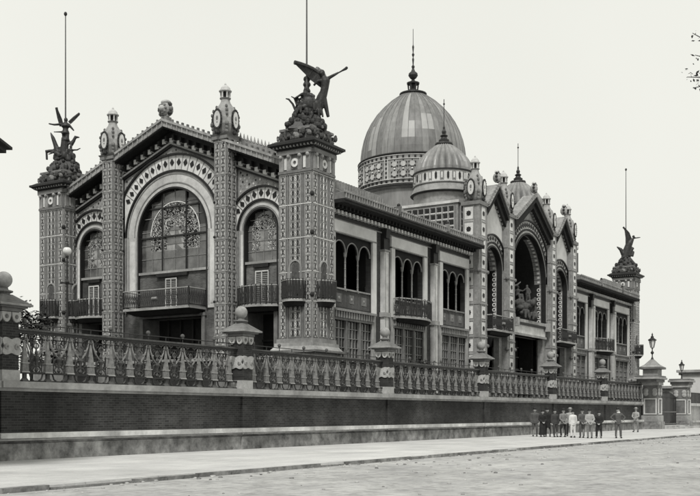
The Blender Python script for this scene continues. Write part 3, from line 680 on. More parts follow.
# ---- long front wings (plane v = 0.5)
VLW = .5
def make_wing(u0, u1, parapets):
    """prototype left wing, local s = u"""
    T = FL(VLW); q = MB(T, 'brick_wing')
    bays = [(2.45, 8.5), (10.1, 15.9), (17.5, 23.1)]
    holes = [rect(a+.75, c-.75, 8.2, 12.85) for a, c in bays]+[rect(a+.55, c-.55, 5.0, 7.4) for a, c in bays]
    q.prism(rect(2.41, 23.3, 2.3, 15.0), -.4, 0, 'brick_wing', holes)
    wg = B('wing_wall', q)
    q = MB(T, 'plaster')
    for a, c in bays:
        for s in (a+.22, c-.22-.5): q.box(s, s+.5, 8.1, 12.9, 0, .14)
        q.box(a+.22, c-.22, 12.9, 13.62, 0, .14); q.box(a+.22, c-.22, 12.82, 12.9, 0, .18, 'tile')
        q.box(a+.22, a+.72, 3., 8.1, 0, .08, 'stone'); q.box(c-.72, c-.22, 3., 8.1, 0, .08, 'stone')
    q.build('bay_frame', None).parent = wg
    # pilasters
    for s in (9.3, 16.7):
        q = MB(T, 'tile'); q.box(s-.3, s+.3, 3., 12.4, 0, .34, 'pale_stone'); q.box(s-.4, s+.4, 12.4, 12.52, 0, .42, 'tile'); q.box(s-.24, s+.24, 12.52, 13.3, 0, .26, 'dark_tile'); q.frus(s, .2, 13.3, 13.9, .22, .3, 'dark_tile'); q.box(s-.42, s+.42, 8.0, 8.3, 0, .42, 'stone')
        q.box(s-.2, s-.17, 3.2, 12.3, .34, .37, 'tile'); q.box(s+.17, s+.2, 3.2, 12.3, .34, .37, 'tile')
        q.build('pilaster', None).parent = wg
    # arcades
    for a, c in bays:
        s0, s1 = a+.72, c-.72; wdt = (s1-s0)/3; q = MB(T, 'shadow_wall')
        h = wdt/2-.09; hs = [archpoly(s0+wdt*(i+.5), h, 8.2, 12.1-.0, 14) for i in range(3)]
        # spandrel screen
        outer = [(s0, 11.6), (s1, 11.6), (s1, 12.85), (s0, 12.85)]
        for i in range(3):
            cx = s0+wdt*(i+.5); zt = 11.75
            pts = [(s0+wdt*i, 12.85), (s0+wdt*i, zt), (cx-h, zt)]+[(cx-h*math.cos(PI*k/12), zt+h*.98*math.sin(PI*k/12)) for k in range(1, 12)]+[(cx+h, zt), (s0+wdt*(i+1), zt), (s0+wdt*(i+1), 12.85)]
            q.prism(pts, -.22, -.08, 'shadow_wall')
            q.ring(cx, zt, h-.02, h+.05, 0, PI, -.1, -.03, 'tile', 14)
        q.build('arcade', None).parent = wg
        for i in (1, 2):
            q = MB(T, 'stone'); q.lathe(s0+wdt*i, -.12, [(.1, 9.3), (.06, 9.5), (.055, 11.4), (.1, 11.5), (.13, 11.75)], 8, 'tile')
            for z in (9.7, 10.2, 10.7, 11.1): q.lathe(s0+wdt*i, -.12, [(.05, z-.03), (.085, z), (.05, z+.03)], 8, 'stone')
            q.build('column', None).parent = wg
        q = MB(T, 'iron'); q.box(s0, s1, 8.2, 9.35, -.2, -.12, 'iron'); q.box(s0, s1, 9.35, 9.45, -.25, -.02, 'tile')
        for i in range(3):
            cx = s0+wdt*(i+.5); q.box(cx-.28, cx+.28, 8.55, 9.1, -.12, -.09, 'terracotta'); q.ball(cx, 8.82, -.09, .1, 'tile', 8, 1, .4)
        for i in range(28): s = s0+(s1-s0)*(i+.5)/28; q.box(s-.02, s+.02, 8.25, 9.35, -.12, -.1, 'terracotta')
        q.build('parapet', None).parent = wg
        # loggia behind
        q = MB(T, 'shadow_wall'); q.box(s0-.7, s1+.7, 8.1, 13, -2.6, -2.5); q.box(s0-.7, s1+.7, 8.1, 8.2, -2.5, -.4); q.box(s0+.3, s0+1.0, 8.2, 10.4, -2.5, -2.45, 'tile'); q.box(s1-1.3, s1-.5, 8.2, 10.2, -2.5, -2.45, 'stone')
        q.build('loggia', None).parent = wg
        # ground floor window
        w0, w1 = a+.55, c-.55; q = MB(T, 'glass'); q.box(w0, w1, 5.0, 7.4, -.2, -.15, 'glass'); g = q.build('window', None); g.parent = wg
        q = MB(T, 'tile')
        for i in range(4): s = w0+(w1-w0)*i/3; q.box(s-.09, s+.09, 5, 7.4, -.15, .05, 'terracotta')
        for i in range(13): s = w0+(w1-w0)*i/12; q.box(s-.018, s+.018, 5, 7.4, -.15, -.08, 'tile')
        for z in (5.7, 6.3, 6.9): q.box(w0, w1, z-.02, z+.02, -.15, -.07, 'tile')
        q.build('window_grid', None).parent = wg
        q = MB(T, 'tile'); q.box(w0, w1, 7.4, 7.55, 0, .12, 'terracotta'); q.box(w0-.1, w1+.1, 7.95, 8.1, 0, .3, 'tile'); dentils(q, w0, w1, 7.55, 7.95, 0, .3, .15, .22, 'tile')
        q.build('lintel', None).parent = wg
        q = MB(T, 'tile'); q.box(w0, w1, 4.8, 5., 0, .2, 'tile'); q.build('sill', None).parent = wg
    # entablature
    q = MB(T, 'tile'); q.box(2.41, 23.2, 13.7, 14.45, 0, .06, 'dark_tile'); dentils(q, 2.5, 23.2, 13.98, 14.2, .06, .46, .2, .3, 'white_tile'); dentils(q, 2.5, 23.2, 14.24, 14.45, .06, .46, .14, .6, 'dark_wood')
    q.box(2.41, 23.2, 13.62, 13.7, 0, .12, 'terracotta')
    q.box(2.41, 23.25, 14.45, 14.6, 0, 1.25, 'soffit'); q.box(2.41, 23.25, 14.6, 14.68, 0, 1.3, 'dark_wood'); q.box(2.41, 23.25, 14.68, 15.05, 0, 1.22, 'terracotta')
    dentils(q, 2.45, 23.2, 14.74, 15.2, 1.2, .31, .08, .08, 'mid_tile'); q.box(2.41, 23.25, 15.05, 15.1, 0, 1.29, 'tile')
    for s in (9.3, 16.7): q.box(s-.1, s+.1, 14.8, 15.35, 1.1, 1.4, 'terracotta'); q.ball(s, 15.42, 1.25, .13, 'dark_tile', 8)
    q.build('entablature', None).parent = wg
    q = MB(T, 'roof_slate'); P = [(2.41, 15.1, 1.0), (23.25, 15.1, 1.0), (23.25, 15.75, -.3), (2.41, 15.75, -.3), (2.41, 15.0, -.3), (23.25, 15.0, -.3)]
    q.raw(P, [(0, 1, 2, 3), (0, 1, 5, 4), (3, 2, 5, 4), (0, 3, 4), (1, 2, 5)], 'roof_slate')
    # raised cresting near the end tower
    q.box(2.41, 10.2, 15.75, 16.2, -.75, -.45, 'tile')
    for i in range(24): s = 2.5+i*.33; q.box(s-.09, s+.09, 16.2, 16.36, -.72, -.48, 'tile'); q.box(s-.02, s+.02, 15.8, 16.2, -.45, -.42, 'stone')
    q.build('eave_roof', None).parent = wg
    q = MB(T, 'stone'); q.box(2.7, 23.0, 2.3, 4.7, 0, .2, 'brick_wing'); q.build('base_course', None).parent = wg
    global bowb; bowb = balcony('bow_balcony', None, T, 10.6, 15.4, 8.2, 9.4, 1.3, True)
    # central bay doorway under the balcony, dark
    louvre_door(wg, lambda s, z, d: T(s, z, d-2.4), 11.6, .8, 8.2, 10.4)
    return wg
wing = make_wing(0, 0, 0)
w2 = copy_tree(wing, pav, None); w2.location = (69.6, 0, -2.3); w2.scale = (-1, 1, 1)
b2 = copy_tree(bowb, pav, (69.6, 0, -2.3)); b2.scale = (-1, 1, 1)

# ---- central portal pavilion (plane v = 0.15)
VC = .15; TC = FL(VC); PC = 34.8
q = MB(TC, 'terracotta')
gab = lambda u: 20.8-.6*abs(u-PC)
outl = [(23.3, 2.3), (46.3, 2.3), (46.3, 18.2), (42.8, 20.2-.4), (40.6, 18.0), (39.9, 17.9), (PC, 20.4), (29.7, 17.9), (29.0, 18.0), (26.8, 19.8), (23.3, 18.2)]
q.prism(outl, -.5, 0, 'mid_tile', [archpoly(PC, 4.0, 9.75, 13.4), archpoly(26.8, 1.75, 8.2, 13.45), archpoly(42.8, 1.75, 8.2, 13.45), rect(31.2, 38.4, 2.6, 8.3), rect(25.3, 28.3, 2.6, 7.8), rect(41.3, 44.3, 2.6, 7.8)])
cen = B('portal_wall', q)
for c in (26.8, 42.8):                                                    # white plastered gable fields
    q = MB(TC, 'plaster')
    q.prism([(c-2.0, 15.8), (c+2.0, 15.8), (c+2.0, 17.4), (c, 19.3), (c-2.0, 17.4)], 0, .05, 'plaster')
    q.build('gable_field', None).parent = cen
for c, sl, hw, zt, dd in ((26.8, .95, 2.1, 20.35, .75), (42.8, .95, 2.1, 20.35, .75), (PC, .62, 4.35, 20.95, .85)):
    q = MB(TC, 'soffit')
    gband(q, c, zt, sl, c-hw, c+hw, .1, .26, -.5, dd, 'mid_tile'); gband(q, c, zt, sl, c-hw, c+hw, .26, .75, -.5, dd-.1, 'soffit'); gband(q, c, zt, sl, c-hw, c+hw, .75, 1.25, 0, dd-.35, 'dark_wood')
    n = int(hw*2/.3)
    for i in range(n+1):
        s = c-hw+2*hw*i/n; z = zt-sl*abs(s-c); q.box(s-.05, s+.05, z-.12, z+.08, dd-.15, dd, 'tile')
        if abs(s-c) > .3: q.box(s-.06, s+.06, z-1.4, z-1.2, .0, .2, 'tile')
    q.ball(c, zt+.45, dd-.3, .33, 'stone', 10, 1.3); q.ball(c, zt+.9, dd-.3, .2, 'pale_stone', 8)
    for k in range(8): a = k*PI/4; q.ball(c+.33*math.cos(a), zt+.5+.4*math.sin(a), dd-.2, .12, 'bronze', 6)
    q.build('gable_cornice', None).parent = cen
surround(cen, TC, 26.8, 1.75, 13.45, 8.4, .25, .65, 2.0, 15); surround(cen, TC, 42.8, 1.75, 13.45, 8.4, .25, .65, 2.0, 15)
surround(cen, TC, PC, 4.0, 13.4, 9.6, .3, .8, 4.2, 31)
# patterned jambs inside the arches
for c, h, z0, zs in ((PC, 4.0, 9.75, 13.4), (26.8, 1.75, 8.3, 13.45), (42.8, 1.75, 8.3, 13.45)):
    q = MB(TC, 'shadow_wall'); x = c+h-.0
    q.box(x-.04, x+.3, z0-1.2, zs, -3.9, -.48, 'shadow_wall'); q.box(c-h-.3, c-h+.04, z0-1.2, zs, -3.9, -.48, 'shadow_wall')  # depth behind the pattern coloured near-black to stand in for shade
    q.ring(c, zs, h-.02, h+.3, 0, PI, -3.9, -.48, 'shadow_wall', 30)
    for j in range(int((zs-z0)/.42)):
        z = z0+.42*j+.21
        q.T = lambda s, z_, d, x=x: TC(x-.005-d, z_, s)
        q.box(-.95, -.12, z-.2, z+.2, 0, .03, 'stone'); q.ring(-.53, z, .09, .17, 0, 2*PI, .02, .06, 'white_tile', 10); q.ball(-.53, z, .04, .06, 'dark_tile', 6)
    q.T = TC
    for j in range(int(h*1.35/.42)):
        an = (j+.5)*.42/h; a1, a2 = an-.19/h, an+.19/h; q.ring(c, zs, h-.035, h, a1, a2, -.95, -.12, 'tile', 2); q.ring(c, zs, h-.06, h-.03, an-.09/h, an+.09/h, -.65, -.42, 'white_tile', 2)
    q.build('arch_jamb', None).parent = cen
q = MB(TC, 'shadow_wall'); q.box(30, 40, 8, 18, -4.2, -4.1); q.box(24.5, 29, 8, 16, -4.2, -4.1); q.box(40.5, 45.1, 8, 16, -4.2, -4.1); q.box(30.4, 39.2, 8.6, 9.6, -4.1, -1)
q.prism(archpoly(PC+1.2, 1.5, 9.8, 11.6, 14), -4.1, -4.0, 'dark_tile'); q.ring(PC+1.2, 11.6, 1.5, 1.95, 0, PI, -4.1, -3.3, 'stone', 20)
for k in range(6): q.box(PC+2.2, PC+3.6, 12.6+k*.5, 12.9+k*.5, -4.1, -3.7+.05*(k%2), 'stone' if k % 2 else 'terracotta')
q.build('portal_niche', None).parent = cen
q = MB(TC, 'pale_stone'); q.box(30.8, 38.8, 8.5, 9.25, -1.0, .12, 'white_tile'); q.box(30.75, 38.85, 9.25, 9.45, -2.5, .3, 'dark_tile'); q.box(30.75, 38.85, 9.45, 9.74, -2.55, .2, 'stone'); q.box(30.75, 38.85, 8.3, 8.5, -1, .22, 'stone')
for s in (30.9, 38.4): q.box(s, s+.45, 9.0, 9.74, .2, .6, 'stone')
q.build('portal_lintel', None).parent = cen
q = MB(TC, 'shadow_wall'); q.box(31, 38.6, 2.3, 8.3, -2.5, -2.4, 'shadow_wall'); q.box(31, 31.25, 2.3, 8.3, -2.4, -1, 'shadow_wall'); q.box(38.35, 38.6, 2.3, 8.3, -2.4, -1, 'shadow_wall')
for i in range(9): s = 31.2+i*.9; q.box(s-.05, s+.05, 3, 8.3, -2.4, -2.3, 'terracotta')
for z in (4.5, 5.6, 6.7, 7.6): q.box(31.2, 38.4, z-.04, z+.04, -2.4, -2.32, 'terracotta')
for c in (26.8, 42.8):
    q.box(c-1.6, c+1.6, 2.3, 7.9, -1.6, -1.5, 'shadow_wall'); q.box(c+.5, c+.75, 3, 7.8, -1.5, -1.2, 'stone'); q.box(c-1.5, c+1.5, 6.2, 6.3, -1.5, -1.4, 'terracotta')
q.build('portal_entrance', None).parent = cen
for c in (26.8, 42.8): balcony('balcony', None, TC, c-2.1, c+2.1, 8.3, 9.4, 1.0)
def portal_pylon(first):
    q = MB(m='tile'); q.box(-.8, .8, 2.3, 18.2, -.7, .7, 'tile'); p = B('pylon', q)
    q = MB()
    for f, w in ((lambda s, z, d: (-.8-d, s, z), .7), (lambda s, z, d: (s, -.7-d, z), .8), (lambda s, z, d: (.8+d, s, z), .7)):
        q.T = f
        for i in range(5):
            z0 = 5.0+i*2.62; z1 = z0+2.52
            if w < .75:
                if first: strip(q, -.28, .62, z0, z1, 0, 1.02, 'square')
                else: strip(q, .2, .62, z0, z1, 0, 1.02, 'panel')
            else: strip(q, -.42, .42, z0, z1, 0, 1.02, 'square')
            q.box(-w, w, z1, z1+.1, 0, .05, 'tile')
        for z in (6.9, 12.8): q.ball(-w, z, .05, .16, 'terracotta', 8)
    q.build('tile_panels', p)
    q = MB(m='terracotta'); q.box(-.92, .92, 18.0, 18.3, -.82, .82); q.build('capital', p)
    q = MB(m='tile'); q.box(-1.0, 1.0, 2.3, 4.6, -.9, .9, 'tile'); q.frus(0, 0, 4.6, 4.95, .98, .84, 'stone', r=.9); q.build('pylon_base', p)
    turret_parts(p, 18.3, (1.0, 1.0, 1.08))
    return p
portal_pylon(True).location = (23.95, .35, -2.3)
pp = portal_pylon(False); pp.location = (29.7, .35, -2.3)
for u in ( 39.9, 45.65): copy_tree(pp, pav, (u, .35, -2.3))
# sculpture group inside the portal arch is a thing of its own (below)

# ---- main block, roofs and domes
q = MB(m='roof_slate')
q.box(3.5, 67.1, 2.3, 14.5, 6.0, 23.0, 'shadow_wall'); B('main_block', q)
q = MB(m='roof_slate')
# end pavilion gable roof running back from the end front
def gable_roof(q, u0, u1, va, vb, cz, ze, m='roof_slate'):
    c = (va+vb)/2; P = [(u0, ze, va), (u0, cz, c), (u0, ze, vb), (u1, ze, va), (u1, cz, c), (u1, ze, vb)]
    q.raw(P, [(0, 1, 4, 3), (1, 2, 5, 4), (0, 1, 2), (3, 4, 5), (0, 2, 5, 3)], m)
gable_roof(q, 1.5, 10.2, 2.42, 21.58, 20.75, 16.92); q.box(2.45, 10.2, 14.0, 16.0, 1.1, 22.9, 'terracotta')
q.box(10.2, 23.3, 14.0, 15.6, .9, 23., 'roof_slate'); q.box(23.3, 46.3, 14.0, 15.6, 4.6, 23., 'roof_slate'); q.box(46.3, 59.4, 14.0, 15.6, .9, 23., 'roof_slate'); gable_roof(q, 10.2, 59.4, 4.7, 19.3, 17.4, 15.6)
q.box(59.4, 67.1, 14.0, 16.0, 1.1, 22.9, 'terracotta'); gable_roof(q, 59.4, 68.7, 2.42, 21.58, 20.75, 16.0)
B('roof', q)
# lattice blocks under the small domes
def small_dome():
    q = MB(m='tile'); q.box(-2.5, 2.5, 14.6, 18.6, -2.5, 2.5, 'tile'); q.box(-2.62, 2.62, 18.6, 18.82, -2.62, 2.62, 'pale_stone'); dk = B('small_dome_block', q)
    q = MB(m='tile')
    for f in (lambda s, z, d: (-2.5-d, s, z), lambda s, z, d: (s, -2.5-d, z)):
        q.T = f; q.box(-2.2, 2.2, 15.0, 18.4, 0, .03, 'terracotta')
        for i in range(8):
            for j in range(6):
                s = -1.95+i*.557; z = 15.3+j*.56; q.box(s-.17, s+.17, z-.16, z+.16, .02, .1, 'dark_tile'); q.box(s-.22, s+.22, z-.24, z-.18, .02, .13, 'white_tile')
        for i in range(9): s = -2.2+i*.55; q.box(s-.04, s+.04, 15., 18.4, .02, .14, 'stone')
        for j in range(7): z = 15.02+j*.56; q.box(-2.2, 2.2, z-.03, z+.03, .02, .12, 'stone')
    q.build('lattice', dk)
    q = MB(m='pale_stone')
    q.lathe(0, 0, [(2.45, 18.8), (2.5, 19.3), (2.6, 19.7)], 40, 'stone'); q.lathe(0, 0, [(2.75, 19.7), (2.85, 19.78), (2.75, 19.86)], 40, 'dark_tile'); q.lathe(0, 0, [(2.74, 19.86), (2.6, 20.25), (2.48, 20.55)], 40, 'stone')
    q.lathe(0, 0, [(2.62, 20.5), (2.62, 20.58)], 40, 'stone'); q.lathe(0, 0, [(2.55, 20.58), (2.55, 21.5)], 40, 'white_tile'); q.lathe(0, 0, [(2.64, 21.5), (2.64, 21.62)], 40, 'dark_tile')
    q.T = FC(0, 0, 2.55)
    for i in range(32):
        s = 2*PI*2.55*i/32; 
        if i % 2: q.box(s-.09, s+.09, 20.85, 21.25, -.02, .05, 'dark_tile'); q.box(s-.05, s+.05, 20.75, 21.35, -.02, .04, 'dark_tile')
        else: q.box(s-.16, s+.16, 20.68, 21.42, -.02, .03, 'tile'); q.box(s-.07, s+.07, 20.8, 21.3, 0, .06, 'white_tile')
    q.build('drum', dk)
    q = MB(m='zinc'); q.lathe(0, 0, [(2.45, 21.6), (2.42, 21.9), (2.25, 22.4), (1.95, 22.9), (1.5, 23.4), (1.0, 23.85), (.6, 24.15)], 144, 'zinc', .13, 24)
    q.build('dome_shell', dk, smooth=False)
    q = MB(m='bronze'); q.lathe(0, 0, [(.5, 24.05), (.78, 24.15), (.74, 24.28), (.42, 24.36), (.45, 24.55), (.3, 24.62), (.22, 24.8), (.34, 24.9), (.14, 25.05), (.2, 25.25), (.07, 25.5), (.1, 25.6), (.03, 25.8), (.03, 28.0)], 12)
    q.ball(0, 27.6, 0, .09, 'bronze', 8); q.build('finial', dk)
    return dk
sd1 = small_dome(); sd1.location = (26.8, 4.5, -2.3); copy_tree(sd1, pav, (43.2, 4.5, -2.3))
# pale stone lantern roof seen behind the portal is part of the second small dome
# great dome
DX, DY = 35.4, 12.
q = MB(m='stone'); q.lathe(DX, DY, [(5.1, 15.5), (5.05, 21.9), (5.4, 22.1)], 64, 'zinc'); q.lathe(DX, DY, [(5.15, 20.2), (5.2, 20.25), (5.15, 20.3)], 64, 'tile')
drum = B('great_drum', q)
q = MB(m='tile'); q.lathe(DX, DY, [(5.1, 22.0), (5.2, 25.1)], 96, 'mid_tile'); q.lathe(DX, DY, [(5.25, 25.02), (5.3, 25.1), (5.22, 25.2)], 64, 'dark_tile')
q.lathe(DX, DY, [(5.3, 22.1), (5.34, 22.2), (5.25, 22.3)], 64, 'dark_tile')
r = 5.16; q.T = FC(DX, DY, r); C = 2*PI*r
for i in range(60):
    s = C*i/60
    for z in (22.6, 24.78): q.box(s-.08, s+.08, z-.09, z+.09, -.03, .12, 'dark_tile')
for z in (22.42, 22.78, 24.6, 24.95):
    for i in range(60): q.box(C*i/60, C*(i+1)/60, z-.02, z+.02, -.03, .09, 'white_tile')
for i in range(40):
    s = C*i/40
    if i % 4 == 0:
        for zz in (23.0, 23.4, 23.8, 24.2, 24.5): q.box(s-.07, s+.07, zz-.08, zz+.08, -.02, .12, 'dark_tile')
        for e in (-.17, .13): q.box(s+e, s+e+.035, 22.8, 24.6, -.02, .09, 'white_tile')
        q.box(s-.12, s+.12, 22.8, 24.6, -.02, .07, 'stone'); continue
    for j in range(2):
        z = 23.24+.88*j; h = .25; pts = [(s+h*math.cos(PI/8+k*PI/4), z+h*math.sin(PI/8+k*PI/4)) for k in range(8)]; q.prism(pts, -.02, .09, 'pale_stone')
        for k in range(6): a = k*PI/3+.5; q.box(s+.34*math.cos(a)-.05, s+.34*math.cos(a)+.05, z+.34*math.sin(a)-.05, z+.34*math.sin(a)+.05, -.02, .06, 'dark_tile')
    q.prism([(s+.4, 23.68-.14), (s+.5, 23.68), (s+.4, 23.68+.14), (s+.3, 23.68)], -.02, .08, 'stone')
    q.ball(s, 23.68, .05, .1, 'white_tile', 6)
q.build('patterned_band', drum)
# shell: panels of slightly different zinc sheet between ribs, plus a painted highlight streak
prof = [(5.0, 25.2), (4.97, 25.9), (4.88, 26.6), (4.7, 27.4), (4.42, 28.2), (4.02, 29.0), (3.52, 29.75), (2.9, 30.45), (2.2, 31.1), (1.5, 31.6), (1.1, 31.85)]
q = MB(m='zinc'); n = 48; DR = random.Random(11)
for i in range(n):
    col = DR.choice(['zinc', 'zinc', 'zinc_dark'])
    for j in range(len(prof)-1):
        m_ = col
        if (i, j) in ((26, 2), (27, 2), (26, 3), (27, 3), (29, 4), (30, 4), (29, 3), (30, 3), (21, 0), (21, 1), (21, 2), (21, 3), (21, 4), (20, 1), (20, 2), (20, 3), (26, 4), (26, 5), (26, 6), (26, 7), (26, 8)): m_ = 'zinc_light'  # pale sheets; the thin column running up is a highlight put into the colour
        a = [2*PI*(i+t/3)/n for t in range(4)]
        P = [(DX+rr*math.cos(x), zz, DY+rr*math.sin(x)) for rr, zz in (prof[j], prof[j+1]) for x in a]
        q.raw(P, [(t, t+1, t+5, t+4) for t in range(3)], m_)
sh = q.build('dome_shell', drum, smooth=True)
q = MB(m='zinc')
for i in range(n):
    a = 2*PI*i/n; q.tube([(DX+(rr+.015)*math.cos(a), zz, DY+(rr+.015)*math.sin(a)) for rr, zz in prof], .03, 'zinc_dark', 5)
for rr, zz in []: q.lathe(DX, DY, [(rr+.0, zz-.012), (rr+.02, zz), (rr-.01, zz+.012)], 64, 'zinc', cap=False)
q.build('ribs', drum)
q = MB(m='bronze'); q.lathe(DX, DY, [(1.0, 31.8), (1.32, 31.88), (1.3, 32.0), (.85, 32.1), (.5, 32.3), (.3, 32.45)], 20, 'iron')
for k in range(6): a = k*PI/3; q.tube([(DX+.42*math.cos(a), 32.3, DY+.42*math.sin(a)), (DX+.48*math.cos(a), 32.9, DY+.48*math.sin(a))], .08, 'bronze', 6)
q.lathe(DX, DY, [(.2, 32.3), (.2, 32.9), (.6, 32.92), (.62, 33.05), (.25, 33.2), (.12, 33.35), (.3, 33.5), (.46, 33.75), (.42, 33.95), (.2, 34.15), (.1, 34.4), (.16, 34.6), (.05, 34.8), (.1, 35.3), (.04, 35.5), (.13, 35.75), (.04, 35.95), (.1, 36.5), (.03, 36.7), (.025, 38.2)], 14, 'bronze')
q.build('dome_finial', drum)
# small octagonal stair turret on the roof beside the portal
q = MB(m='pale_stone'); q.lathe(50.6, 1.8, [(.75, 15.4), (.75, 18.3), (.9, 18.4), (.9, 18.6), (.5, 19.0), (.1, 19.4)], 8)
for k in range(8): a = k*PI/4+PI/8; q.box(50.6+.72*math.cos(a)-.08, 50.6+.72*math.cos(a)+.08, 16, 18, 1.8+.72*math.sin(a)-.08, 1.8+.72*math.sin(a)+.08, 'dark_tile')
B('roof_turret', q)

# ------------------------------------------------------------------ flagpoles
def flagpole(x, y, label):
    q = MB(m='light_iron'); q.tube([(x, 18.9, y), (x, 24, y), (x, 30.1, y)], [.07, .05, .035], 'light_iron', 8); o = q.build('flagpole'); tag(o, label, 'flagpole', 'flagpoles on the towers')
    q = MB(m='bronze'); q.ball(x, 30.2, y, .12, 'bronze', 8, 1.3); q.build('pole_knob', o)
flagpole(1.2, 1.2, 'tall thin flagpole rising from the nearest corner tower, top beyond the picture')
flagpole(1.2, 22.05, 'tall thin flagpole on the tower at the far left')
flagpole(68.4, 1.2, 'tall thin flagpole on the tower at the far right end')

# ------------------------------------------------------------------ statues: local axes x = camera right, y = away, z up
cr_, cf_ = (math.sin(math.radians(31.5)), -math.cos(math.radians(31.5))), (math.cos(math.radians(31.5)), math.sin(math.radians(31.5)))
def FS(cx, cy, cz): return lambda s, z, d: (cx+cr_[0]*s+cf_[0]*d, cy+cr_[1]*s+cf_[1]*d, cz+z)
def wing_mb(q, pts_lead, pts_trail, th, m='bronze'):
    """feathered wing between a leading and a trailing edge; finger-like feathers"""
    n = len(pts_lead)
    for i in range(n-1):
        a, b_, c, d = [Vector(p) for p in (pts_lead[i], pts_lead[i+1], pts_trail[i+1], pts_trail[i])]
        P = []
        for off in (-th, th):
            for p in (a, b_, c, d): P.append((p.x, p.y, p.z+off*(1 if p in (a, b_) else .4)))
        q.raw(P, [(0, 1, 2, 3), (4, 5, 6, 7), (0, 1, 5, 4), (1, 2, 6, 5), (2, 3, 7, 6), (3, 0, 4, 7)], m)
        q.tube([tuple(a), tuple((c+d)/2)], [th*1.3, th*.5], m, 6)
    q.tube(pts_lead, th*1.6, m, 8)
def mound(q, w, h, m='bronze', n=110):
    q.frus(0, 0, -.05, h*.3, w*.78, w*.68, m); q.frus(0, 0, h*.22, h*.9, w*.7, w*.3, m)
    for i in range(n):
        t = R.random()**1.5; a = R.uniform(0, 2*PI); lim = w*(1.05-.62*t); ex = max(abs(math.cos(a)), abs(math.sin(a))); rr = lim*R.uniform(.8, 1)/ex*.82
        q.ball(rr*math.cos(a), .1+t*h*.9, rr*math.sin(a), R.uniform(.1, .2), m, 7, R.uniform(.8, 1.6))
def rem(o, vox, disp=0):
    r_ = o.modifiers.new('remesh', 'REMESH'); r_.mode = 'VOXEL'; r_.voxel_size = vox; r_.use_smooth_shade = True
    s = o.modifiers.new('smooth', 'SMOOTH'); s.factor = .5; s.iterations = 1
SM = 1/16.39
def sp(px, py, d=0.): return ((px-307)*SM, (125-py)*SM, d)
def sfig(q, x, z, d, k, lean=0., seat=False, arm=(.5, 1.7), arm2=(-.45, 1.0), face=1):
    """small human for a sculpture group: k = height; x,z,d of the feet"""
    P = lambda a, b_, c=0.: (x+(a+lean*b_)*k/1.75*face, z+b_*k/1.75, d+c*k/1.75)
    u = k/1.75; o = -.42 if seat else 0
    q.tube([P(0, .95+o), P(0, 1.15+o), P(0, 1.42+o), P(0, 1.52+o)], [.19*u, .15*u, .2*u, .07*u], None, 10)
    q.ball(*(lambda p: (p[0], p[1]))(P(.02, 1.64+o)), P(0, 0)[2], .12*u, None, 10, 1.2)
    if seat: q.tube([P(0, .55), P(.3, .6, -.25), P(.42, .05, -.3)], [.17*u, .13*u, .08*u]); q.tube([P(0, .55), P(.1, .58, -.4), P(.12, .05, -.42)], [.17*u, .13*u, .08*u])
    else: q.tube([P(.07, .95), P(.12, .5, -.05), P(.1, .03)], [.15*u, .11*u, .07*u]); q.tube([P(-.07, .95), P(-.12, .5, .08), P(-.22, .03, .1)], [.15*u, .11*u, .07*u])
    q.tube([P(.16, 1.4+o), P((.16+arm[0])/2+.05, (1.4+arm[1])/2+o-.06), P(arm[0], arm[1]+o)], [.08*u, .065*u, .045*u])
    q.tube([P(-.16, 1.4+o), P((-.16+arm2[0])/2-.08, (1.4+arm2[1])/2+o-.05), P(arm2[0], arm2[1]+o)], [.08*u, .065*u, .045*u])
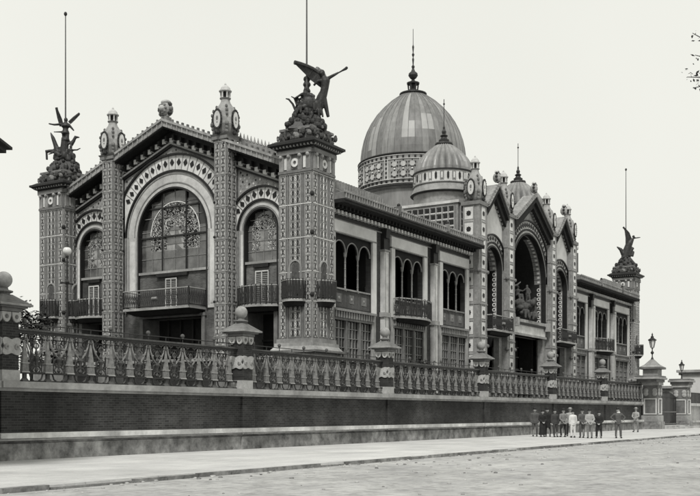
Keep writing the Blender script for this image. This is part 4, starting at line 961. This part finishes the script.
def statue_near():
    root = thing('winged_statue', 'dark winged figure stretching a torch to the right, on the nearest corner tower', 'statue', (1.2, 1.2, 19.12), 0, 'bronze sculpture groups on the towers')
    T = FS(0, 0, 0)
    q = MB(T, 'bronze')
    q.tube([sp(318, 113), sp(320.5, 103), sp(323.5, 95), sp(325, 88), sp(325.5, 81), sp(323.5, 76)], [.26, .26, .25, .25, .31, .12], None, 10); q.tube([sp(317, 96, .3), sp(321, 92, .1), sp(325, 89)], [.05, .1, .14]); q.tube([sp(312, 108, .3), sp(316, 100, .3), sp(322, 94, .1)], [.05, .11, .15])       # draped torso and hips
    q.tube([sp(322, 104), sp(318.5, 110), sp(319, 117, -.1)], [.2, .16, .13]); q.tube([sp(324, 98), sp(326.5, 108), sp(328.5, 117)], [.19, .14, .1])
    q.tube([sp(325, 79), sp(329, 78.5, -.1), sp(334, 76.3, -.2), sp(339, 73.5, -.2)], [.13, .11, .09, .06], None, 8)
    q.tube([sp(324, 80), sp(318, 82, -.2), sp(314, 86, -.1)], [.12, .09, .07])
    q.ball(*[sp(322.3, 73.5)[0], sp(0, 73.5)[1], -.05], .19, None, 12, 1.2); q.ball(sp(321, 75)[0], sp(0, 74.6)[1], -.22, .05, None, 6)
    rem(q.build('figure', root), .035)
    q = MB(T, 'bronze')
    wing_mb(q, [sp(324, 78, .1), sp(319, 73, 0), sp(313, 69.5, -.1), sp(307, 67.8, -.3), sp(301, 66.8, -.5), sp(295.3, 66.3, -.7)], [sp(321, 87, .1), sp(317, 84.5, 0), sp(311, 80, 0), sp(306, 75.5, -.2), sp(301, 71.5, -.4), sp(297, 68.5, -.6)], .08)
    wing_mb(q, [sp(320, 79, .3), sp(318, 73, .35), sp(316.8, 68.5, .4), sp(318, 65.6, .45)], [sp(327.5, 81, .3), sp(327, 75, .35), sp(324.5, 70, .4), sp(321, 66.4, .45)], .09, 'steel')
    q.build('wing', root)
    q = MB(T, 'bronze'); q.tube([sp(338, 74.3, -.2), sp(342, 72, -.2), sp(346.5, 69.5, -.2)], [.04, .05, .09]); q.ball(sp(346.8, 69)[0], sp(0, 69)[1], -.2, .09, None, 7); q.build('torch', root)
    q = MB(T, 'bronze')     # companions round a pillar
    q.tube([sp(306.5, 120, .2), sp(306.5, 100, .2), sp(307, 76, .2)], [.26, .2, .14])
    for py, rr in ((78, .23), (83.5, .25), (90, .24)): q.lathe(sp(307, py)[0], .2, [(rr*.6, sp(0, py)[1]-.16), (rr, sp(0, py)[1]-.05), (rr*.9, sp(0, py)[1]+.08), (rr*.6, sp(0, py)[1]+.16)], 12)
    sfig(q, sp(307, 0)[0], sp(0, 117)[1], -.15, 1.75, -.05, False, (.5, 1.2), (-.75, 1.05)); sfig(q, sp(313, 0)[0], sp(0, 115)[1], -.3, 1.5, .05, True, (.45, 1.2), (-.3, .9)); sfig(q, sp(303, 0)[0], sp(0, 118)[1], -.5, 1.35, 0, True, (.4, .9), (-.4, .8), -1)
    q.ball(sp(311, 97)[0], sp(0, 97)[1], -.2, .2, None, 10); q.tube([sp(305, 97), sp(300, 99), sp(294, 99.4)], [.1, .07, .05])
    sfig(q, sp(298, 0)[0], sp(0, 121)[1], .1, 1.3, 0, True, (.4, 1.0), (-.4, 1.0)); sfig(q, sp(318, 0)[0], sp(0, 121)[1], -.4, 1.4, 0, True, (.4, .8), (-.4, 1.0))
    for i in range(40): a = R.uniform(0, 6.28); q.ball(sp(309, 0)[0]+.7*math.cos(a), sp(0, 112)[1]+R.uniform(-.2, .6), .4*math.sin(a)-.1, R.uniform(.12, .2), None, 8, R.uniform(.8, 1.5))
    rem(q.build('seated_figures', root), .05)
    q = MB(T, 'bronze'); q.ball(sp(309, 105)[0], sp(0, 105)[1], -.5, .38, None, 14, 1., .35); q.build('shield', root)
    q = MB(T, 'bronze')
    q.tube([sp(286, 98.6), sp(289, 99.3), sp(293, 104), sp(296.5, 112)], [.03, .06, .07, .08]); q.tube([sp(291.5, 96.5), sp(294.5, 98), sp(297, 105), sp(297.5, 112)], [.03, .05, .06, .07])
    q.build('plough_handles', root)
    q = MB(FS(0, 0, -.45), 'bronze'); mound(q, 1.4, 1.3, 'bronze', 220); q.build('rock_mound', root)
statue_near()
def statue_left():
    root = thing('winged_statue', 'dark sculpture group with raised wings on the far left tower', 'statue', (1.2, 22.05, 18.7), 0, 'bronze sculpture groups on the towers')
    T = FS(0, 0, 0); k = 1/13.86; f = lambda px, py, d=0.: ((px-67)*k, (176-py)*k, d)
    q = MB(T, 'bronze')
    sfig(q, f(67, 0)[0], f(0, 150)[1], 0, 2.15, 0, False, (.5, 1.0), (-1.0, 1.42)); q.tube([f(66, 172), f(66, 150), f(66.5, 140)], [.4, .3, .26])
    for py, rr in ((128, .33), (135, .3), (142, .32)): q.lathe(f(67, 0)[0], 0, [(rr*.6, f(0, py)[1]-.16), (rr, f(0, py)[1]-.05), (rr*.85, f(0, py)[1]+.07), (rr*.5, f(0, py)[1]+.15)], 12)
    q.tube([f(65, 134), f(55, 134)], [.08, .04])
    sfig(q, f(72, 0)[0], f(0, 166)[1], -.2, 1.7, .05, True, (.75, 1.55), (-.3, .9)); sfig(q, f(60, 0)[0], f(0, 166)[1], -.1, 1.6, 0, True, (.4, 1.0), (-.8, 1.15), 1)
    q.tube([f(52, 134.5), f(54.5, 140), f(57, 147), f(60, 156)], [.04, .14, .17, .25]); q.tube([f(47, 153.5), f(52, 153), f(58, 153)], [.11, .12, .16]); q.tube([f(48, 153), f(48.5, 162)], .08)
    q.tube([f(81, 139.5), f(77, 139), f(75, 143), f(72, 147)], [.05, .12, .13, .18])
    for i in range(26): a = R.uniform(0, 6.28); q.ball(f(66, 0)[0]+.7*math.cos(a), f(0, 164)[1]+R.uniform(-.3, .5), .6*math.sin(a), R.uniform(.13, .22), None, 8, R.uniform(.8, 1.5))
    rem(q.build('figure', root), .05)
    q = MB(T, 'bronze')
    wing_mb(q, [f(62, 128, .1), f(60, 120, 0), f(58.7, 110.5, -.2)], [f(65, 128, .1), f(63.5, 121, 0), f(60, 112, -.2)], .06)
    wing_mb(q, [f(70, 124, .1), f(74.5, 119, .2), f(79.3, 114, .4)], [f(71.5, 126, .1), f(75.5, 121.5, .2), f(79.6, 115.5, .4)], .05)
    q.build('wing', root)
    q = MB(T, 'bronze'); mound(q, 1.25, 1.35, 'bronze', 80); q.build('rock_mound', root)
statue_left()
def statue_right():
    root = thing('winged_statue', 'small dark winged figure with one raised wing and pointing arm on the far right tower', 'statue', (68.4, 1.2, 18.7), 0, 'bronze sculpture groups on the towers')
    T = FS(0, 0, 0); k = 1/8.5; f = lambda px, py, d=0.: ((px-626.5)*k, (267-py)*k, d)
    q = MB(T, 'bronze')
    q.tube([f(625, 258), f(627, 250), f(630, 243), f(633, 238.5)], [.42, .4, .4, .22], None, 10); q.ball(*f(634, 236.3)[:2], 0, .17, None, 8)
    q.tube([f(633.5, 238), f(637, 237.6), f(641, 237.2)], [.11, .08, .06]); q.tube([f(624, 254), f(621, 249), f(617.3, 246.5)], [.3, .2, .07]); q.tube([f(629, 256), f(631, 250), f(634, 247.5)], [.3, .24, .16])
    q.tube([f(632, 256), f(634, 251)], [.25, .15])
    rem(q.build('figure', root), .06)
    q = MB(T, 'bronze'); wing_mb(q, [f(632, 240, 0), f(629, 233, -.1), f(623, 227.3, -.3)], [f(626, 246, 0), f(626, 239, -.1), f(624.5, 231, -.3)], .07); q.build('wing', root)
    q = MB(T, 'bronze'); mound(q, 1.3, 1.3, 'bronze', 60); q.build('rock_mound', root)
statue_right()
# portal sculpture
root = thing('sculpture_group', 'weathered grey figure group on the ledge inside the great arch of the portal', 'sculpture', (PC-1.1, 1.6, 9.74))
T = FS(0, 0, 0); q = MB(T, 'terracotta')
sfig(q, .1, 1.2, 0, 2.3, .02, False, (.75, 1.7), (-.6, 1.9)); q.lathe(.1, 0, [(.7, 0), (.6, .5), (.45, 1.2)], 12); q.tube([(.1, 2.5, .1), (-.3, 1.7, .1), (-.35, .9, .1)], [.2, .25, .3])
rem(q.build('figure', root), .05)
q = MB(T, 'brown_rock')
sfig(q, -1.1, .1, -.1, 2.1, 0, True, (.5, 1.5), (-.6, .9)); sfig(q, 1.3, .1, -.1, 2.1, .05, True, (.7, 1.9), (-.4, 1.0)); sfig(q, 2.3, .0, .2, 1.9, -.1, True, (.3, .8), (-.5, 1.2), -1); sfig(q, -1.8, 0, .3, 1.7, 0, True, (.3, .8), (-.5, 1.2))
for i in range(60): q.ball(R.uniform(-1.9, 2.5), R.uniform(.1, 1.9), R.uniform(-.3, .4), R.uniform(.15, .32), None, 8, R.uniform(.7, 1.4))
sfig(q, .9, 1.6, .3, 2.0, 0, True, (.5, 1.4), (-.6, 1.2)); sfig(q, -.7, 1.5, .3, 1.9, 0, True, (.3, 1.6), (-.6, 1.2)); sfig(q, 1.9, 1.5, .4, 1.7, -.1, False, (.3, 1.0), (-.3, 1.2))
rem(q.build('seated_figures', root), .05)

# ------------------------------------------------------------------ gate piers, lanterns, gate, far fence
def gate_pier(x, y, label, wcap, big):
    t = thing('gate_pier', label, 'gate pier', (x, y, 0), 0, 'stone piers of the street gate')
    q = MB(m='terracotta'); q.box(-.72, .72, 1.3, 4.2, -.72, .72, 'terracotta'); q.build('shaft', t)
    q = MB(m='rough_stone'); q.box(-.95, .95, -.1, .7, -.95, .95); q.box(-.85, .85, .7, 1.3, -.85, .85, 'stone'); q.build('pier_base', t, bevel=.03)
    q = MB(m='white_tile')
    for f in (lambda s, z, d: (s, -.72-d, z), lambda s, z, d: (-.72-d, s, z)):
        q.T = f
        for s in (-.62, .5): q.box(s, s+.12, 1.45, 2.9, 0, .06)
        q.box(-.62, .62, 1.4, 1.5, 0, .061); q.box(-.62, .62, 2.85, 2.95, 0, .061)
        for sx in (-1, 1):
            for zz in (3.4, 3.7): q.ball(sx*.42, zz, .03, .24, 'ledge_stone', 10, 1, .35)
    q.build('framed_panel', t)
    q = MB(m='stone'); a = wcap
    q.box(-.85, .85, 4.2, 4.5, -.85, .85, 'ledge_stone'); q.box(-a*.85, .95, 4.5, 4.75, -.95, .95, 'terracotta'); q.box(-a, 1.15, 4.75, 4.95, -1.15, 1.15, 'stone'); q.box(-a*.95, 1.05, 4.95, 5.1, -1.05, 1.05, 'terracotta'); q.build('pier_cap', t, bevel=.02)
    if big:
        q = MB(m='stone'); q.box(-.72, .72, 5.1, 5.75, -.72, .72); q.box(-1.05, 1.05, 5.75, 5.95, -1.05, 1.05, 'terracotta'); q.frus(0, 0, 5.95, 6.2, 1.0, .6); q.frus(0, 0, 6.2, 6.7, .6, .16); q.build('pedestal', t, bevel=.02)
    return t
def street_lantern(x, y, z, label, sc=1.):
    t = thing('lantern', label, 'lantern', (x, y, z), 0, 'lanterns on the gate piers'); t.scale = (sc,)*3
    q = MB(m='iron'); q.lathe(0, 0, [(.16, 0), (.1, .15), (.05, .3), (.05, .5), (.15, .62), (.15, .72), (.05, .85), (.05, 1.05), (.16, 1.15)], 10, 'iron'); q.build('stem', t)
    q = MB(m='lamp_glass'); q.lathe(0, 0, [(.16, 1.2), (.3, 1.85)], 6, 'lamp_glass'); q.build('lamp_glass', t)
    q = MB(m='iron')
    for k in range(6): a = k*PI/3; q.tube([(.17*math.cos(a), 1.16, .17*math.sin(a)), (.32*math.cos(a), 1.86, .32*math.sin(a))], .022, 'iron', 5)
    q.lathe(0, 0, [(.4, 1.84), (.42, 1.92), (.3, 2.0), (.16, 2.1), (.14, 2.25), (.06, 2.3), (.08, 2.42), (.01, 2.6)], 6, 'iron'); q.build('lamp_roof', t)
GX, GY = 48.3, -7.2
gate_pier(GX, GY, 'broad gate pier with lantern pedestal and wide cap at the right end of the wall', 2.4, True)
street_lantern(GX, GY, 6.68, 'taller street lantern with glass head on the nearer gate pier')
gate_pier(58.3, -7.6, 'separate narrower gate pier with pale cap, right of the broad one', 1.15, False)
street_lantern(58.3, -7.6, 5.1, 'smaller street lantern on the farther gate pier', .78)
t = thing('iron_gate', 'dark iron gate between the two lantern piers', 'gate', (53.3, -7.3, 0))
q = MB(m='iron')
for i in range(26): s = -3.8+i*.304; q.tube([(s, .3, 0), (s, 3.2+.5*math.sin(PI*i/25), 0)], .035, 'iron', 5)
q.build('gate_bars', t)
q = MB(m='iron'); 
for z in (.4, 1.6, 3.1): q.box(-3.9, 3.9, z, z+.1, -.04, .04, 'terracotta' if z < 3 else 'iron')
q.build('gate_rail', t)
q = MB(m='ledge_stone'); q.box(49.5, 57.2, -.1, .16, -9.2, -6.2); q.box(49.5, 57.2, .16, .32, -8.7, -6.2); struct(q.build('gate_steps'))
q = MB(m='ledge_stone'); q.box(57.0, 62.5, 0, .18, -9.4, -8.7); struct(q.build('gate_step'))
t = thing('street_wall', 'low pale-coped wall carrying on beyond the gate at the right edge', 'wall', (60, -7.2, 0))
q = MB(m='terracotta'); q.box(-.4, 40, -.1, 2.3, -.3, .3, 'stone'); q.build('wall_face', t); q = MB(m='ledge_stone'); q.box(-.4, 40, 2.3, 2.6, -.45, .45); q.box(-.4, 40, .5, .7, -.4, .4); q.build('coping', t)
q = MB(m='iron')
for i in range(60): q.tube([(1.2+i*.4, 2.6, 0), (1.2+i*.4, 3.8, 0)], .04, 'iron', 4)
q.box(1, 25, 3.7, 3.78, -.03, .03); q.build('fence_bars', t)
b = MB(m='soil'); b.box(49, 120, -.115, -.05, -6.9, 90); struct(b.build('forecourt'))

# houses beyond
def house(name, label, x, y, w, d, h, wins, cor=.5, m='far_plaster'):
    t = thing(name, label, 'house', (x, y, -.12))
    q = MB(m=m); q.box(0, w, 0, h, 0, d, m); q.build('wall', t)
    q = MB(m='stone'); q.box(-cor, w+cor, h, h+.35, -cor, d+cor); q.box(-cor*.5, w+cor*.5, h-.35, h, -cor*.5, d+cor*.5, 'tile'); q.build('roof', t)
    q = MB(m='glass')
    for s, z in wins: q.box(s, s+1.0, z, z+1.9, -.06, .02, 'glass'); q.box(-.06, .02, z, z+1.9, s*.6, s*.6+1.0, 'glass')
    if wins: q.build('window', t)
    return t
house('pale_house', 'pale flat-roofed building far off behind the right gate pier', 92, -11.5, 16, 12, 7.2, [(2+3*i, 1.5) for i in range(4)])
house('far_house', 'low pale building in the distance between the gate piers', 90, 1.5, 30, 14, 5.0, [(2+3*i, 1.2) for i in range(8)])
house('corner_house', 'dark house eave jutting in at the left edge', -48.6, -8.0, 1, 1, 1, []) if False else None

# ------------------------------------------------------------------ globe lamp in the garden
t = thing('globe_lamp', 'tall iron lamp post with pale globe before the far left tower', 'street lamp', (-21.9, -3.0, 2.3))
q = MB(m='iron'); q.lathe(0, 0, [(.16, 0), (.14, .5), (.08, .7), (.06, 1.6), (.1, 1.7), (.05, 1.8), (.045, 4.3), (.09, 4.4), (.04, 4.5), (.035, 5.35), (.07, 5.42)], 10, 'iron'); q.tube([(-.28, 4.35, 0), (.28, 4.35, 0)], .03, 'iron', 6); q.ball(-.28, 4.35, 0, .05, 'iron', 6); q.ball(.28, 4.35, 0, .05, 'iron', 6); q.build('post', t)
q = MB(m='lamp_glass'); q.ball(0, 5.62, 0, .17, 'lamp_glass', 14); q.build('globe', t, smooth=True)
q = MB(m='iron'); q.lathe(0, 0, [(.1, 5.76), (.05, 5.86), (.02, 5.95)], 8, 'iron'); q.build('lamp_cap', t)

# ------------------------------------------------------------------ plants
def plant(name, label, x, y, z, h, w, n, leaf=.14, cat='shrub'):
    t = thing(name, label, cat, (x, y, z)); r = random.Random(int(x*10)+n)
    q = MB(m='bark'); q.tube([(0, 0, 0), (.05, h*.4, 0), (0, h*.75, .05)], [.07, .05, .02], 'bark', 6)
    tips = []
    for i in range(9):
        a = r.uniform(0, 2*PI); l = r.uniform(.5, 1)*w; z0 = r.uniform(.1, .6)*h; p = (l*math.cos(a), z0+r.uniform(.15, .4)*h, l*math.sin(a)); q.tube([(0, z0, 0), (p[0]*.5, z0+.2*h, p[2]*.5), p], [.04, .025, .01], 'bark', 5); tips.append(p)
    q.build('stem', t)
    q = MB(m='leaf')
    for i in range(n):
        c = r.choice(tips); x_, z_, y_ = [c[k]+r.gauss(0, w*.22) for k in range(3)]; z_ = max(.05, z_)
        a, e, k = r.uniform(0, 2*PI), r.uniform(-1, 1), leaf*r.uniform(.5, 1.2); dx, dy, dz = math.cos(a)*k, math.sin(a)*k, e*k*.6
        q.raw([(x_-dx, z_-dz, y_-dy), (x_-dy*.4, z_+k*.2, y_+dx*.4), (x_+dx, z_+dz, y_+dy), (x_+dy*.4, z_-k*.2, y_-dx*.4)], [(0, 1, 2, 3)], 'leaf')
    q.build('foliage', t); return t
plant('shrub', 'dark leafy shrub beside the stone pier at the left edge', -25.6, -5.2, 2.3, 3.0, .8, 1600, .1)
plant('shrub', 'dark feathery shrub under the bow balcony of the long front', 8.0, -2.6, 2.3, 3.6, 1.0, 1200, .15)
plant('shrub', 'low shrub behind the railing, left of the first whole pier', -17.8, -4.4, 2.3, 1.9, .8, 500, .13)
# overhanging tree at right
def tree(x, y, label):
    t = thing('tree', label, 'tree', (x, y, -.12)); r = random.Random(5)
    q = MB(m='bark'); q.tube([(0, 0, 0), (.1, 3, 0), (-.1, 6, .1), (0, 9.5, 0)], [.3, .24, .18, .08], 'bark', 10)
    q.build('trunk', t)
    q = MB(m='bark'); F_ = FS(0, 0, 0); tips = []
    for tx, tz, td in TIPS:
        st = (0, r.uniform(5.5, 8), 0); md = (tx*.5, (tz+st[1])/2+.3, td*.5+.2)
        A = [F_(*st), F_(*md), F_(tx, tz, td)]; q.tube([(a[0], a[2], a[1]) for a in A], [.07, .03, .006], 'bark', 6); tips += [(A[1][0]+(A[2][0]-A[1][0])*k, A[1][2]+(A[2][2]-A[1][2])*k, A[1][1]+(A[2][1]-A[1][1])*k, k) for k in (.3, .5, .7, .85, .95)]
    for i in range(26):
        a = r.uniform(0, 2*PI); l = r.uniform(1.2, 2.2); z0 = r.uniform(5, 9); p = (l*math.cos(a), z0+r.uniform(.5, 1.6), l*math.sin(a)); q.tube([(0, z0, 0), p], [.07, .012], 'bark', 5); tips += [(p[0]*k, z0+(p[1]-z0)*k, p[2]*k, .3) for k in (.6, .8, 1)]
    q.build('branch', t)
    q = MB(m='leaf')
    for c in tips:
        sp_ = .2*(1-c[3])+.05
        for i in range(14 if c[3] < .6 else 7):
            x_, z_, y_ = [c[k]+r.gauss(0, sp_) for k in range(3)]; a, k, e = r.uniform(0, 2*PI), r.uniform(.025, .055), r.uniform(-.6, .6); dx, dy = math.cos(a)*k, math.sin(a)*k
            q.raw([(x_-dx, z_-e*k, y_-dy), (x_-dy*.4, z_+k*.2, y_+dx*.4), (x_+dx, z_+e*k, y_+dy), (x_+dy*.4, z_-k*.2, y_-dx*.4)], [(0, 1, 2, 3)], 'leaf')
    q.build('crown', t)
# tree stands 19 m out, 8.8 m right of the axis, just outside the frame
D_ = 19.; X_ = 9.0
txy = (CAM[0]+cf_[0]*D_+cr_[0]*X_, CAM[1]+cf_[1]*D_+cr_[1]*X_)
TIPS = [((px-350)/1011*D_-X_, (413-py)/1011*D_+1.55+.12, 0) for px, py in ((692.5, 33), (695, 55), (687, 77), (693, 88))]
tree(txy[0], txy[1], 'overhanging tree whose twig tips reach in at the upper right edge')
# dark eave at the left edge: corner of a house standing outside the frame
Dh = 30.; tipx = (12.5-350)/1011*Dh; tipz = (413-146)/1011*Dh+1.55
hx, hy = CAM[0]+cf_[0]*Dh+cr_[0]*tipx, CAM[1]+cf_[1]*Dh+cr_[1]*tipx
t = thing('corner_house', 'dark projecting cornice of a house at the left edge, seen against the sky', 'house', (hx, hy, -.12))
HF = FS(0, 0, 0); q = MB(HF, 'stone'); q.box(-9, -1.0, 0, tipz-.2, -6, -.9, 'stone'); q.build('wall', t)
q = MB(HF, 'dark_wood'); q.box(-9, 0, tipz+.0, tipz+.08, -7, 0, 'dark_wood'); q.box(-9, -.15, tipz-.12, tipz, -6.9, -.1, 'dark_wood'); q.box(-9, -.28, tipz-.35, tipz-.12, -6.7, -.3, 'dark_wood')
q.raw([(-9, tipz+.08, -7), (0, tipz+.08, -7), (0, tipz+.08, 0), (-9, tipz+.08, 0), (-9, tipz+1.2, -3.5), (-3.5, tipz+1.0, -3.5)], [(0, 1, 5, 4), (1, 2, 5), (2, 3, 4, 5), (0, 4, 3)], 'dark_wood')
q.build('roof', t)

# ------------------------------------------------------------------ people
def person(px, py, h, yaw, label, coat, legs, hat, pose='back', skirt=False, hatkind='bowler', long=False):
    s_ = (px-350)/1011; t_ = 1011*1.55/(py-413); x = CAM[0]+t_*(cf_[0]+s_*cr_[0]); y = CAM[1]+t_*(cf_[1]+s_*cr_[1])
    t = thing('person', label, 'person', (x, y, 0), 0, 'people on the pavement by the wall')
    k = h/1.75; ca, sa = math.cos(yaw), math.sin(yaw); rr_ = random.Random(int(px*10)); st = rr_.uniform(-.06, .09); sw = rr_.uniform(-.03, .05); ln = rr_.uniform(-.03, .03); wd = rr_.uniform(.92, 1.14)
    # local: s = person's left-right, z up, d = forward; yaw turns forward relative to 'towards the camera'
    def T(s, z, d):
        s, d = (s*wd+ln*z)*k, (d+ln*.6*z)*k; a = s*ca-d*sa; b_ = s*sa+d*ca
        return (cr_[0]*a-cf_[0]*b_, cr_[1]*a-cf_[1]*b_, z*k)
    hp = {'back': [(.2, 1.42, 0), (.27, 1.14, -.08), (.1, .93, -.17)], 'front': [(.2, 1.42, 0), (.26, 1.14, .03), (.07, .96, .18)], 'side': [(.2, 1.42, 0), (.25, 1.13, .0), (.24, .86, .05)],
          'akimbo': [(.2, 1.42, 0), (.42, 1.2, -.04), (.23, 1.03, .1)], 'lean': [(.2, 1.4, 0), (.26, 1.14, .08), (.1, 1.05, .26)]}[pose]
    q = MB(T, 'skin'); q.ball(0, 1.62, .01, .093, None, 12, 1.28, 1.08); q.tube([(0, 1.42, -.01), (0, 1.56, 0)], [.06, .052]); q.ball(0, 1.6, .11, .018, None, 6, 1.6); 
    for sx in (-1, 1):
        q.ball(sx*.095, 1.61, 0, .022, None, 6, 1.5); q.ball(sx*.034, 1.64, .088, .014, 'hair', 6)
        e = Vector(hp[2]); d_ = (Vector(hp[2])-Vector(hp[1])).normalized(); hd = e+d_*.06
        q.tube([(sx*e.x, e.y, e.z), (sx*hd.x, hd.y, hd.z), (sx*(hd+d_*.03).x, (hd+d_*.03).y, (hd+d_*.03).z)], [.03, .042, .038])
        for i, l in enumerate((.06, .075, .078, .068)):
            o = (i-1.5)*.019; p0 = hd+d_*.02+Vector((0, 0, o)); p1 = p0+d_*l*.6; p2 = p1+d_*l*.4+Vector((-.02, 0, 0)); q.tube([(sx*p.x, p.y, p.z) for p in (p0, p1, p2)], [.01, .009, .007], None, 5)
        p0 = hd-d_*.01+Vector((-.02, 0, .03)); p1 = p0+d_*.03+Vector((-.02, 0, .02)); q.tube([(sx*p.x, p.y, p.z) for p in (p0, p1)], [.012, .009], None, 5)
    q.box(-.028, .028, 1.565, 1.572, .085, .1, 'hair')
    q.tube([(0, 1.45, 0), (0, 1.1, 0), (0, .95, 0)], [.09, .1, .09])
    for sx in (-1, 1): q.tube([(sx*.09, .95, 0), (sx*.1, .5, .01), (sx*.1, .08, 0)], [.07, .05, .035]); q.tube([(sx*.15, 1.42, 0), (sx*hp[1][0], hp[1][1], hp[1][2]), (sx*hp[2][0], hp[2][1], hp[2][2])], [.04, .035, .028])
    o = q.build('body', t); rem(o, .02)
    # coat or jacket
    q = MB(T, coat); zl = .55 if long else .8
    q.lathe(0, 0, [(.2, zl), (.185, 1.0), (.165, 1.12), (.2, 1.3), (.205, 1.38), (.12, 1.46), (.06, 1.5)], 14, None, rx=.66)
    for sx in (-1, 1):
        q.tube([(sx*.13, 1.41, 0), (sx*hp[0][0], hp[0][1]-.02, 0), (sx*hp[1][0], hp[1][1], hp[1][2]), (sx*(hp[2][0]), hp[2][1], hp[2][2])], [.07, .078, .062, .048], None, 8)
    o = q.build('jacket', t); rem(o, .028)
    q = MB(T, legs)
    if skirt: q.lathe(0, 0, [(.24, .12), (.22, .4), (.2, .8), (.16, 1.02)], 14, None, rx=.8)
    else:
        q.tube([(0, 1.0, 0), (0, .86, 0)], [.15, .14])
        for sx in (-1, 1): q.tube([(sx*.07, .95, 0), (sx*(.1+sw*.4), .72, .01+sx*st*.3), (sx*(.11+sw*.7), .48, .025+sx*st*.7), (sx*(.115+sw), .1, sx*st)], [.105, .095, .075, .062], None, 8)
    o = q.build('skirt' if skirt else 'trousers', t); rem(o, .028)
    q = MB(T, 'leather')
    for sx in (-1, 1): q.ball(sx*(.115+sw), .045, .06+sx*st, .055, None, 8, .85, 2.3)
    q.build('shoes', t)
    q = MB(T, hat)
    if hatkind == 'bowler': q.lathe(0, -.005, [(.14, 1.68), (.145, 1.695), (.105, 1.7), (.102, 1.76), (.07, 1.805), (.01, 1.815)], 14)
    elif hatkind == 'wide': q.lathe(0, 0, [(.19, 1.69), (.195, 1.705), (.105, 1.71), (.095, 1.8), (.02, 1.81)], 14)
    else: q.lathe(0, -.01, [(.108, 1.67), (.115, 1.71), (.125, 1.75), (.02, 1.775)], 12); q.ball(0, 1.69, .1, .06, None, 8, .25)
    q.build('hat', t)
person(535, 436.6, 1.86, .2, 'tall person in a dark brown suit and black hat, leftmost of the group', 'brown_cloth', 'brown_cloth', 'hair', 'side')
person(542.3, 437, 1.72, -.2, 'person in a long black dress with a pale collar, second from the left', 'black_cloth', 'black_cloth', 'hair', 'front', True)
person(548, 436.8, 1.84, .1, 'person all in black with pale face, taller beside the black dress', 'black_cloth', 'black_cloth', 'hair', 'side', False, 'cap', True)
person(555.6, 437.2, 1.76, -.3, 'person in a dark olive suit looking right, standing alone in the row', 'dark_cloth', 'dark_cloth', 'hair', 'side')
person(563.3, 437.2, 1.8, 2.8, 'person in a grey jacket and black trousers with hands clasped low', 'grey_cloth', 'black_cloth', 'hair', 'back', False, 'bowler')
person(569.4, 436.4, 1.86, .1, 'person in a pale shirt and pale hat behind the white suit', 'light_cloth', 'black_cloth', 'light_cloth', 'side', False, 'wide')
person(573.3, 437.8, 1.7, 2.9, 'person in a white suit with a dark cap', 'white_cloth', 'white_cloth', 'hair', 'side', False, 'cap')
person(582, 438, 1.78, 3.0, 'person in a brown jacket seen from behind, right of the white suit', 'brown_cloth', 'brown_cloth', 'hair', 'back')
person(590, 438.4, 1.76, 3.1, 'person in a light grey jacket and grey breeches, hands clasped behind', 'light_cloth', 'grey_cloth', 'hair', 'back')
person(598.8, 438.3, 1.62, .3, 'shorter person in a knee-length black overcoat at the right end of the group', 'black_cloth', 'black_cloth', 'hair', 'front', False, 'bowler', True)
person(618.5, 438.4, 1.84, .0, 'person in brown with white neckcloth and hands on hips, standing apart', 'brown_cloth', 'brown_cloth', 'hair', 'akimbo')
person(636, 432.2, 1.95, .7, 'person in a pale jacket and hat leaning by the wall near the gate pier', 'light_cloth', 'grey_cloth', 'light_cloth', 'lean', False, 'wide')
# white neckcloth of the one standing apart
for o in [x for x in bpy.data.objects if x.get('label', '').startswith('person in brown with white')]:
    q = MB(lambda s, z, d: (-cf_[0]*d+cr_[0]*s, -cf_[1]*d+cr_[1]*s, z), 'white_cloth'); q.lathe(0, -.01, [(.09, 1.53), (.115, 1.57), (.075, 1.63)], 12); q.build('neckcloth', o)
scene.render.engine = 'CYCLES'
scene.cycles.max_bounces = 6
